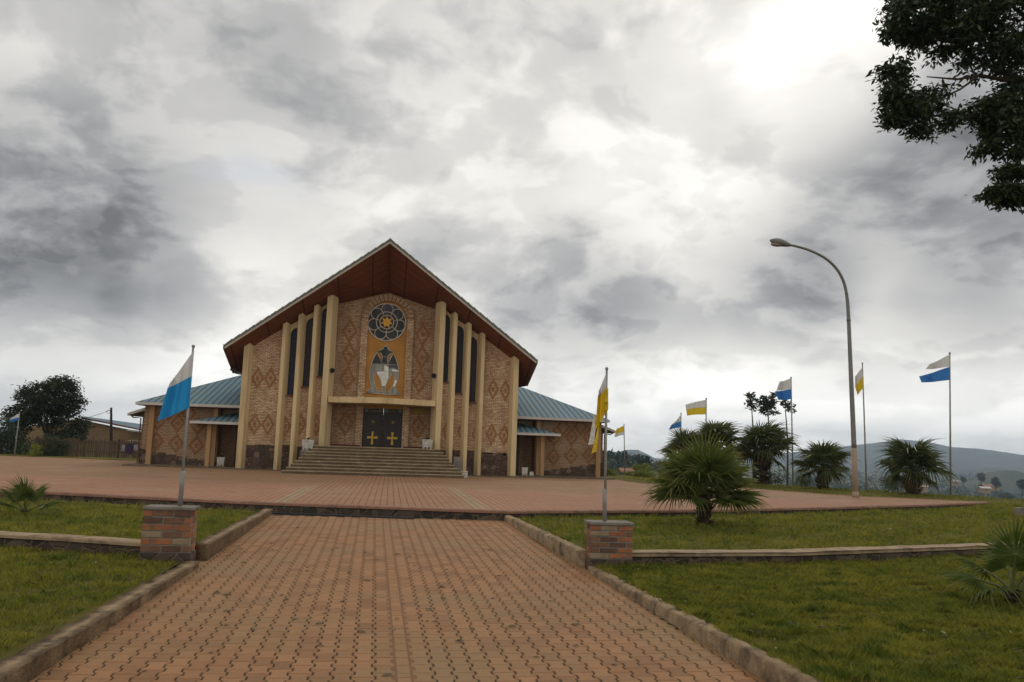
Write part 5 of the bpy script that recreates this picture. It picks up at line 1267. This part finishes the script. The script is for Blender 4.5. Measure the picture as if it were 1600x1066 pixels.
mb = MB(); p0, p1 = hp(198, 673.5, HY-1.), hp(262, 679, HY-1.); mb.prism([(p0.x, HY-1, p0.z), (p1.x, HY-1, p1.z), (p1.x, HY-.36, p1.z), (p0.x, HY-.36, p0.z)], [(p0.x, HY-1, p0.z+.06), (p1.x, HY-1, p1.z+.06), (p1.x, HY-.36, p1.z+.06), (p0.x, HY-.36, p0.z+.06)]); mb.build('eave_board', M['fascia'], HS)
p0, p1 = hp(201, 688, HY-.04), hp(221, 692.5, HY-.04); mb = MB(); mb.box(p0.x, p1.x, HY-.05, HY-.005, p1.z+.02, p0.z+.03); mb.build('window_shutter', M['beige_wall'], HS)
q = [(40, 676), (60, 668)]
UP = at(173.5, 712, Y=16.); t_ = at(173.8, 637, Y=16.)
ut = thing('utility_pole', 'dark wooden utility pole with a wire behind the fence', 'utility pole', tuple(UP))
mb = MB(); mb.tube([UP, UP.lerp(t_, .5), t_], [.10, .09, .07], 8); mb.build('pole', M['pole_wood'], ut, smooth=True)
p1 = at(169.5, 643.5, Y=15.9); mb = MB(); mb.tube([(p1.x+.11*math.cos(a), 15.88, p1.z+.11*math.sin(a)) for a in np.linspace(0, 6.28, 17)[:-1]], .012, 4, closed=True); mb.build('wire_coil', M['black'], ut)
w = [at(172.5, 641, Y=16.).lerp(at(100, 660, Y=18.), i/10)-Vector((0, 0, .10*math.sin(math.pi*i/10))) for i in range(11)]
mb = MB(); mb.tube(w, .014, 4); mb.build('wire', M['black'], ut)

# ------------------------------------------------------------------ valley: far trees, houses, hills
def ridge(name, prof, dist, depth, base, m, seed, amp):
    """a hill whose skyline runs through traced bearings; real depth behind and before it"""
    B_ = np.array([[math.atan2(*(lambda v: (v[0], v[1]))(ray(px, py)))] for px, py in prof])[:, 0]
    H_ = np.array([(lambda v: v[2]/math.hypot(v[0], v[1]))(ray(px, py)) for px, py in prof])*dist+CZ
    bs = np.linspace(B_[0], B_[-1], 220); hs = np.interp(bs, B_, H_)
    T = np.linspace(-1, 1, 41); X, Z, Yy = [], [], []
    for t in T:
        d = dist+depth*t; k_ = (1-abs(t)**1.3)
        x = CX+d*np.sin(bs); y = CY+d*np.cos(bs); h = base+(hs-base)*k_+amp*fbm(x, y, dist*.06, seed)*(1-k_*.85)*min(1, (1-abs(t))*4)
        spur = (hs-base)*.22*fbm(x, y*0, dist*.10, seed+1, 3)*(1-k_)*k_*4*.4
        X.append(x); Yy.append(y); Z.append(h+spur)
    V = np.stack([np.array(X), np.array(Yy), np.array(Z)], -1).reshape(-1, 3); n = len(bs)
    a = (np.arange(len(T)-1)[:, None]*n+np.arange(n-1)[None]).ravel(); F = np.stack([a, a+1, a+n+1, a+n], -1)
    o = npmesh(name, V, F, m); o.data.polygons.foreach_set('use_smooth', [True]*len(F)); return tag(o, kind='structure')
ridge('hills', [(1020, 722), (1100, 716), (1180, 712), (1240, 707), (1321, 697), (1383, 691), (1408, 686), (1447, 690), (1487, 699), (1529, 701), (1600, 711), (1700, 722), (1800, 736)], 4300, 1500, -45, M['hill'], 1, 12)
ridge('hills', [(880, 722), (930, 712), (949, 709), (968, 705.5), (982, 702.5), (997, 702.5), (1012, 710), (1027, 719), (1050, 728)], 3400, 1000, -45, M['hill'], 2, 10)
ridge('hills', [(1380, 744), (1450, 737), (1490, 735), (1520, 733), (1538, 729.5), (1555, 731), (1575, 735), (1600, 737), (1680, 742), (1760, 750)], 2500, 500, -45, M['hill'], 3, 5)
ridge('hills', [(1500, 751), (1530, 746), (1545, 738), (1565, 735), (1588, 736), (1606, 742), (1640, 748), (1700, 752)], 1300, 180, -40, M['hill'], 4, 3)
ridge('hills', [(-500, 690), (-200, 672), (0, 668), (200, 672), (400, 684), (700, 702)], 4500, 1200, -45, M['hill'], 5, 8)
# far hillside beside the right wing
ridge('hillside', [(860, 722), (900, 712), (945, 713), (960, 714), (985, 717), (1010, 721), (1040, 730), (1080, 742), (1130, 750)], 420, 150, -30, M['land'], 6, 1.5)
# a distant scatter of trees too many to count
def far_scatter():
    g = np.random.default_rng(5); C_, Rr, N_ = [], [], []
    for i in range(760):
        px = g.uniform(1225, 1680); py = 738+44*g.uniform(0, 1)**1.5; hz = 707.7+.033*(px-1000)
        if py < hz+10: continue
        v = ray(px, py); z_ = -31.; t = (z_-CZ)/v[2]; x, y = CX+t*v[0], CY+t*v[1]
        if t > 2600 or t < 300: continue
        z = float(upland(x, y)); s_ = g.uniform(3., 7.5)*(1 if g.random() < .8 else 1.5)
        C_.append((x, y, z+s_*.7)); Rr.append((s_, s_, s_*.8)); N_.append(70)
    for i in range(150):     # hillside by the right wing
        px = g.uniform(925, 1070); d = g.uniform(300, 430); b = ray(px, 720); h = math.hypot(b[0], b[1]); x, y = CX+d*b[0]/h, CY+d*b[1]/h
        kk = 1-abs((d-420)/150)**1.3; zt = np.interp(px, [925, 960, 1010, 1040, 1080], [713, 714, 721, 730, 742]); vv = ray(px, zt); ht = vv[2]/math.hypot(vv[0], vv[1])*420+CZ
        z = -30+(ht+30)*max(0, kk); s_ = g.uniform(1.2, 2.6); C_.append((x, y, z+s_*.5)); Rr.append((s_, s_, s_*.8)); N_.append(56)
    V, F = leaf_cloud(C_, Rr, N_, 2.3, 3, cl_n=14, cl_r=.9, drop=0)
    return npmesh('far_trees', V, F, M['leaf_far'])
tag(far_scatter(), 'hazy scatter of trees over the valley fields', 'trees', kind='stuff')
def far_tree(label, px, ptop, pbot, dist, w, seed):
    v = ray(px, (ptop+pbot)/2); h = math.hypot(v[0], v[1]); sc = dist/h/1.; b0 = Vector((CX, CY, CZ))+Vector(ray(px, pbot))*sc; t0 = Vector((CX, CY, CZ))+Vector(ray(px, ptop))*sc; H = t0.z-b0.z; rw = w*sc/FPX
    n = 900
    leafy('far_tree', label, 'tree', b0, [b0-Vector((0, 0, 3)), b0+Vector((0, 0, H*.5))], [rw*.12, rw*.06], [(tuple(b0+Vector((0, 0, H*.62))), (rw, rw, H*.36), n), (tuple(b0+Vector((rw*.3, 0, H*.40))), (rw*.8, rw*.8, H*.2), n//2)], H*.12, 'leaf_far', seed, cl_n=12, cl_r=rw*.16, group='trees standing out in the valley')
far_tree('big round dark tree in the valley left of the tile roofed house', 1533.5, 738, 755, 800, 6, 60)
far_tree('dark tree clump on the slope left of the palms', 1000, 709, 728, 300, 7.5, 61)
far_tree('thin ragged tree on the skyline behind the distant flagpole', 976, 703, 726, 320, 2.6, 62)
far_tree('small tree on the skyline right of the dark clump', 1011, 711, 726, 300, 4, 63)
far_tree('little tree at the crest beside the right wing', 965, 710, 722, 350, 3, 64)
far_tree('round tree low in the valley near the right edge', 1556, 745, 765, 700, 6.5, 65)
far_tree('wide tree in the lower valley near the right edge', 1573, 770, 786, 480, 10, 66)
far_tree('valley tree by the far right flagpole', 1505, 744, 756, 800, 4, 67)
far_tree('bushy tree below the tile roofed house', 1553, 776, 786, 420, 5, 68)
far_tree('tree in the valley cut by the right edge', 1597, 748, 768, 600, 7, 69)
def far_house(label, px, py, dist, w, h, mw, mr_, seed):
    v = ray(px, py); hh = math.hypot(v[0], v[1]); p = Vector((CX, CY, CZ))+Vector(v)*(dist/hh)
    t = thing('far_house', label, 'house', tuple(p), 'small houses in the valley')
    mb = MB(); mb.box(p.x-w/2, p.x+w/2, p.y, p.y+w*.5, p.z-3, p.z+h); mb.build('wall', M[mw], t)
    mb = MB(); 
    for s_ in (0, 1):
        y0, y1 = (p.y-.6, p.y+w*.25) if s_ == 0 else (p.y+w*.5+.6, p.y+w*.25)
        f = [(p.x-w/2-.7, y0, p.z+h-.2), (p.x+w/2+.7, y0, p.z+h-.2), (p.x+w/2+.7, y1, p.z+h+w*.13), (p.x-w/2-.7, y1, p.z+h+w*.13)]; mb.prism(f, [(q[0], q[1], q[2]+.15) for q in f])
    mb.build('roof', M[mr_], t)
    mb = MB(); mb.box(p.x-w*.08, p.x+w*.02, p.y-.06, p.y-.005, p.z-1.5, p.z+h*.55); mb.build('door', M['door'], t)
far_house('valley house with a pale shining roof in front of the reddish one', 1541, 763.5, 640, 7, .2, 'house_brick', 'gutter', 1)
far_house('valley house with a reddish brown roof left of the pale roofed one', 1550, 761, 720, 12, .4, 'house_brick', 'plaza_edge', 2)
far_house('grey roofed valley house near the far right flagpole', 1494, 753.5, 860, 8, .6, 'house_brick', 'steel', 3)
far_house('tiny brown roofed house in the valley by the right palm', 1443, 762, 640, 7, .5, 'house_brick', 'coping', 4)
far_house('tiny pale house above the hedges behind the distant flagpole', 984, 740, 90, .9, .3, 'beige_wall', 'plaza_edge', 5)

# ------------------------------------------------------------------ grass
def grass():
    g = np.random.default_rng(3); P_ = []
    def region(n, x0, x1, y0, y1, keep, hf, pw):
        x = g.uniform(x0, x1, n*4); y = g.uniform(y0, y1, n*4); d = np.hypot(x-CX, y-CY)
        # skip what the photograph cannot plausibly see
        ang = np.arctan2(x-CX, y-CY); ok = (ang > -1.0) & (ang < .82) & keep(x, y)
        pr = np.clip((8./np.maximum(d, 3.))**pw, 0, 1); ok &= g.random(len(x)) < pr
        x, y = x[ok], y[ok]; 
        if len(x) > n: x, y = x[:n], y[:n]
        z = hf(x, y); P_.append(np.stack([x, y, z, d[ok][:len(x)]], -1))
    region(84000, 3.5, 17.5, -37, -27, lambda x, y: (y < wall_line_R(x)) & (x > kerbR(y)+.11), lowh, 1.0)
    region(26000, -8, -2.25, -37, -28, lambda x, y: (y < wall_line_L(x)) & (x < -2.25-.02*(-y-29)), lowh, 1.0)
    region(52000, 3.4, 32, -30, -13, lambda x, y: (y > wall_line_R(x)+.3) & (x > kerbR(y)+.14) & (plaza_dist(x, y) > .08), upland, 1.3)
    region(14000, -12, -2.29, -29.2, -19, lambda x, y: (y > wall_line_L(x)+.28) & (y < np.interp(x, [-40, -8.87, -2.45], [-9.5, -20.5, -22.65])), lambda x, y: x*0-.16, 1.3)
    region(12000, 13, 34, -14, 4, lambda x, y: (plaza_dist(x, y) > .15), upland, 1.2)
    A = np.concatenate(P_); T = 4; n0 = len(A)
    cx, cy, dd = A[:, 0], A[:, 1], A[:, 3]
    patchy = fbm(cx, cy, 1.1, 9, 4); fine = fbm(cx, cy, .28, 12, 3)
    keep = g.random(n0) < np.clip(.95+.75*patchy+.8*fine, .12, 1.); A = A[keep]; patchy = patchy[keep]; fine = fine[keep]; n0 = len(A)
    A = np.repeat(A, T, 0); hv = np.repeat(np.clip(.95+.55*patchy+.75*fine, .3, 2.1), T); n = len(A); base = A[:, :3].copy(); d = A[:, 3]
    az = g.uniform(0, 6.28, n); sp = g.uniform(0, .028, n)*np.clip(d/9, 1, 2.5); base[:, 0] += np.cos(az)*sp; base[:, 1] += np.sin(az)*sp
    H = g.uniform(.022, .062, n)*hv; H *= np.clip(.9+d/60, 1, 1.4); Wd = np.clip(.0026*d/7, .0030, .013)*g.uniform(.7, 1.3, n)
    pz = g.uniform(0, 6.28, n); wx = np.cos(pz)*Wd; wy = np.sin(pz)*Wd; ln = g.uniform(.2, 1.3, n)*H; la = az+g.normal(0, .5, n); lx = np.cos(la)*ln; ly = np.sin(la)*ln
    p0 = base+np.stack([-wx, -wy, -.01+0*wx], -1); p1 = base+np.stack([wx, wy, -.01+0*wx], -1)
    p2 = base+np.stack([wx*.7+lx*.4, wy*.7+ly*.4, H*.6], -1); p3 = base+np.stack([-wx*.7+lx*.4, -wy*.7+ly*.4, H*.6], -1); p4 = base+np.stack([lx, ly, H], -1)
    V = np.stack([p0, p1, p2, p4, p3], 1).reshape(-1, 3); F = np.arange(n*5).reshape(-1, 5)
    o = npmesh('grass', V, F, M['grass'], attr=('tone', np.repeat(g.random(n), 5)))
    tag(o, 'short green lawn grass beside the path and plaza', 'grass', kind='stuff')
grass()
# leaf litter in the lawns (uncountable) and single leaves on the path
def leafshape(L, w, curl, r):
    pts = []; n = 5
    for i in range(n+1):
        t = i/n; ww = w*math.sin(math.pi*min(1, t*.95+.03))**.8; z = curl*math.sin(math.pi*t)*L
        pts.append(((t-.5)*L, -ww, z+ww*.5)); pts.append(((t-.5)*L, 0, z)); pts.append(((t-.5)*L, ww, z+ww*.5))
    f = []
    for i in range(n):
        b = i*3; f += [(b, b+3, b+4, b+1), (b+1, b+4, b+5, b+2)]
    return pts, f
mb = MB(); r = random.Random(4)
def drop_leaf(mb, x, y, z, L, r):
    v, f = leafshape(L, L*r.uniform(.16, .26), r.uniform(.02, .09), r); a = r.uniform(0, 6.28); tl = r.uniform(-.3, .3); c_, s_ = math.cos(a), math.sin(a)
    mb.add([(x+p[0]*c_-p[1]*s_, y+p[0]*s_+p[1]*c_, z+p[2]+p[0]*tl*.3) for p in v], f)
cnt = 0
while cnt < 2400:
    x = r.uniform(-9, 22); y = r.uniform(-37, -18)
    if r.random() > (9/max(6, math.hypot(x-CX, y-CY)))**1.2: continue
    if -2.4 < x < kerbR(y)+.25: continue
    if plaza_dist(np.array([x]), np.array([y]))[0] < .3: continue
    low = (x > 0 and y < wall_line_R(x)) or (x < 0 and y < wall_line_L(x))
    z = LOW if low else (float(upland(x, y)) if x > 0 else -.16)
    if x < 0 and not low and y > np.interp(x, [-8.87, -2.45], [-20.5, -22.6]): continue
    drop_leaf(mb, x, y, z+r.uniform(.02, .045), r.uniform(.03, .10), r); cnt += 1
tag(mb.build('leaf_litter', M['litter']), 'dry brown leaf litter strewn through the lawns', 'leaf litter', kind='stuff')
protos = []
for i in range(8):
    mb = MB(); drop_leaf(mb, 0, 0, .002, r.uniform(.06, .11), r)
    me = mb.build('fallen_leaf', M['fallen']); protos.append(me.data); bpy.data.objects.remove(me)
pos = [(225, 1049), (605, 1056), (1035, 1030), (838, 1028), (718, 1003), (1112, 980), (297, 985), (462, 968), (1200, 960), (545, 895), (480, 893), (620, 968), (535, 940), (1140, 940), (700, 908), (690, 917), (710, 924), (565, 988), (1270, 860), (232, 988), (800, 980), (770, 935), (500, 1010), (900, 1010), (960, 1040), (440, 930), (330, 1020), (860, 940), (380, 880), (640, 870), (700, 870), (520, 860), (780, 900), (1000, 985)]
for i in range(44): pos.append((r.uniform(330, 900), r.uniform(815, 1000)))
for i, (px, py) in enumerate(pos):
    v = ray(px, py); # meet the sloping path
    z = -.4
    for _ in range(6):
        t = (z-CZ)/v[2]; y = CY+t*v[1]; z = path_z(y)
    x = CX+t*v[0]
    if not (-2.05 < x < kerbR(y)-.1) or y > -23: continue
    o = bpy.data.objects.new('fallen_leaf', protos[i % 8]); COL.objects.link(o); o.location = (x, y, z+.002); o.rotation_euler = (0, 0, r.uniform(0, 6.28))
    tag(o, 'fallen leaf lying on the paved path', 'leaf', 'fallen leaves on the path')
# odds and ends
p = at(1390, 828, z=-.12); mb = MB(); rr = random.Random(1)
vs = [(p.x+rr.uniform(-.07, .07), p.y+rr.uniform(-.05, .05), p.z+rr.uniform(.01, .05)) for _ in range(9)]
mb.add(vs, [(0, 1, 2), (2, 3, 4), (4, 5, 6), (6, 7, 8), (0, 4, 8), (1, 5, 7)]); tag(mb.build('plastic_scrap', M['plastic']), 'crumpled blue white plastic scrap on the upper right lawn', 'litter')
p = at(1592, 806, z=-.14); mb = MB(); mb.prism([(p.x-.13, p.y-.1, -.2), (p.x+.13, p.y-.1, -.2), (p.x+.12, p.y+.1, -.2), (p.x-.12, p.y+.1, -.2)], [(p.x-.11, p.y-.08, .10), (p.x+.10, p.y-.09, .13), (p.x+.10, p.y+.08, .12), (p.x-.09, p.y+.08, .09)])
tag(mb.build('stone_marker', M['concrete'], bevel=.02), 'short grey stone marker in the lawn near the right edge', 'stone')

# ------------------------------------------------------------------ haze
m, k = newmat('haze'); pv = k.n('ShaderNodeVolumePrincipled'); pv.inputs['Color'].default_value = (.64, .81, 1., 1); pv.inputs['Density'].default_value = .00019; pv.inputs['Anisotropy'].default_value = 0.
k.n('ShaderNodeOutputMaterial', i_Volume=pv.outputs[0])
hz = MB().box(-5300, 5700, -400, 5400, -90, 190).build('haze', m); tag(hz, 'pale air haze over the valley', 'haze', kind='stuff')
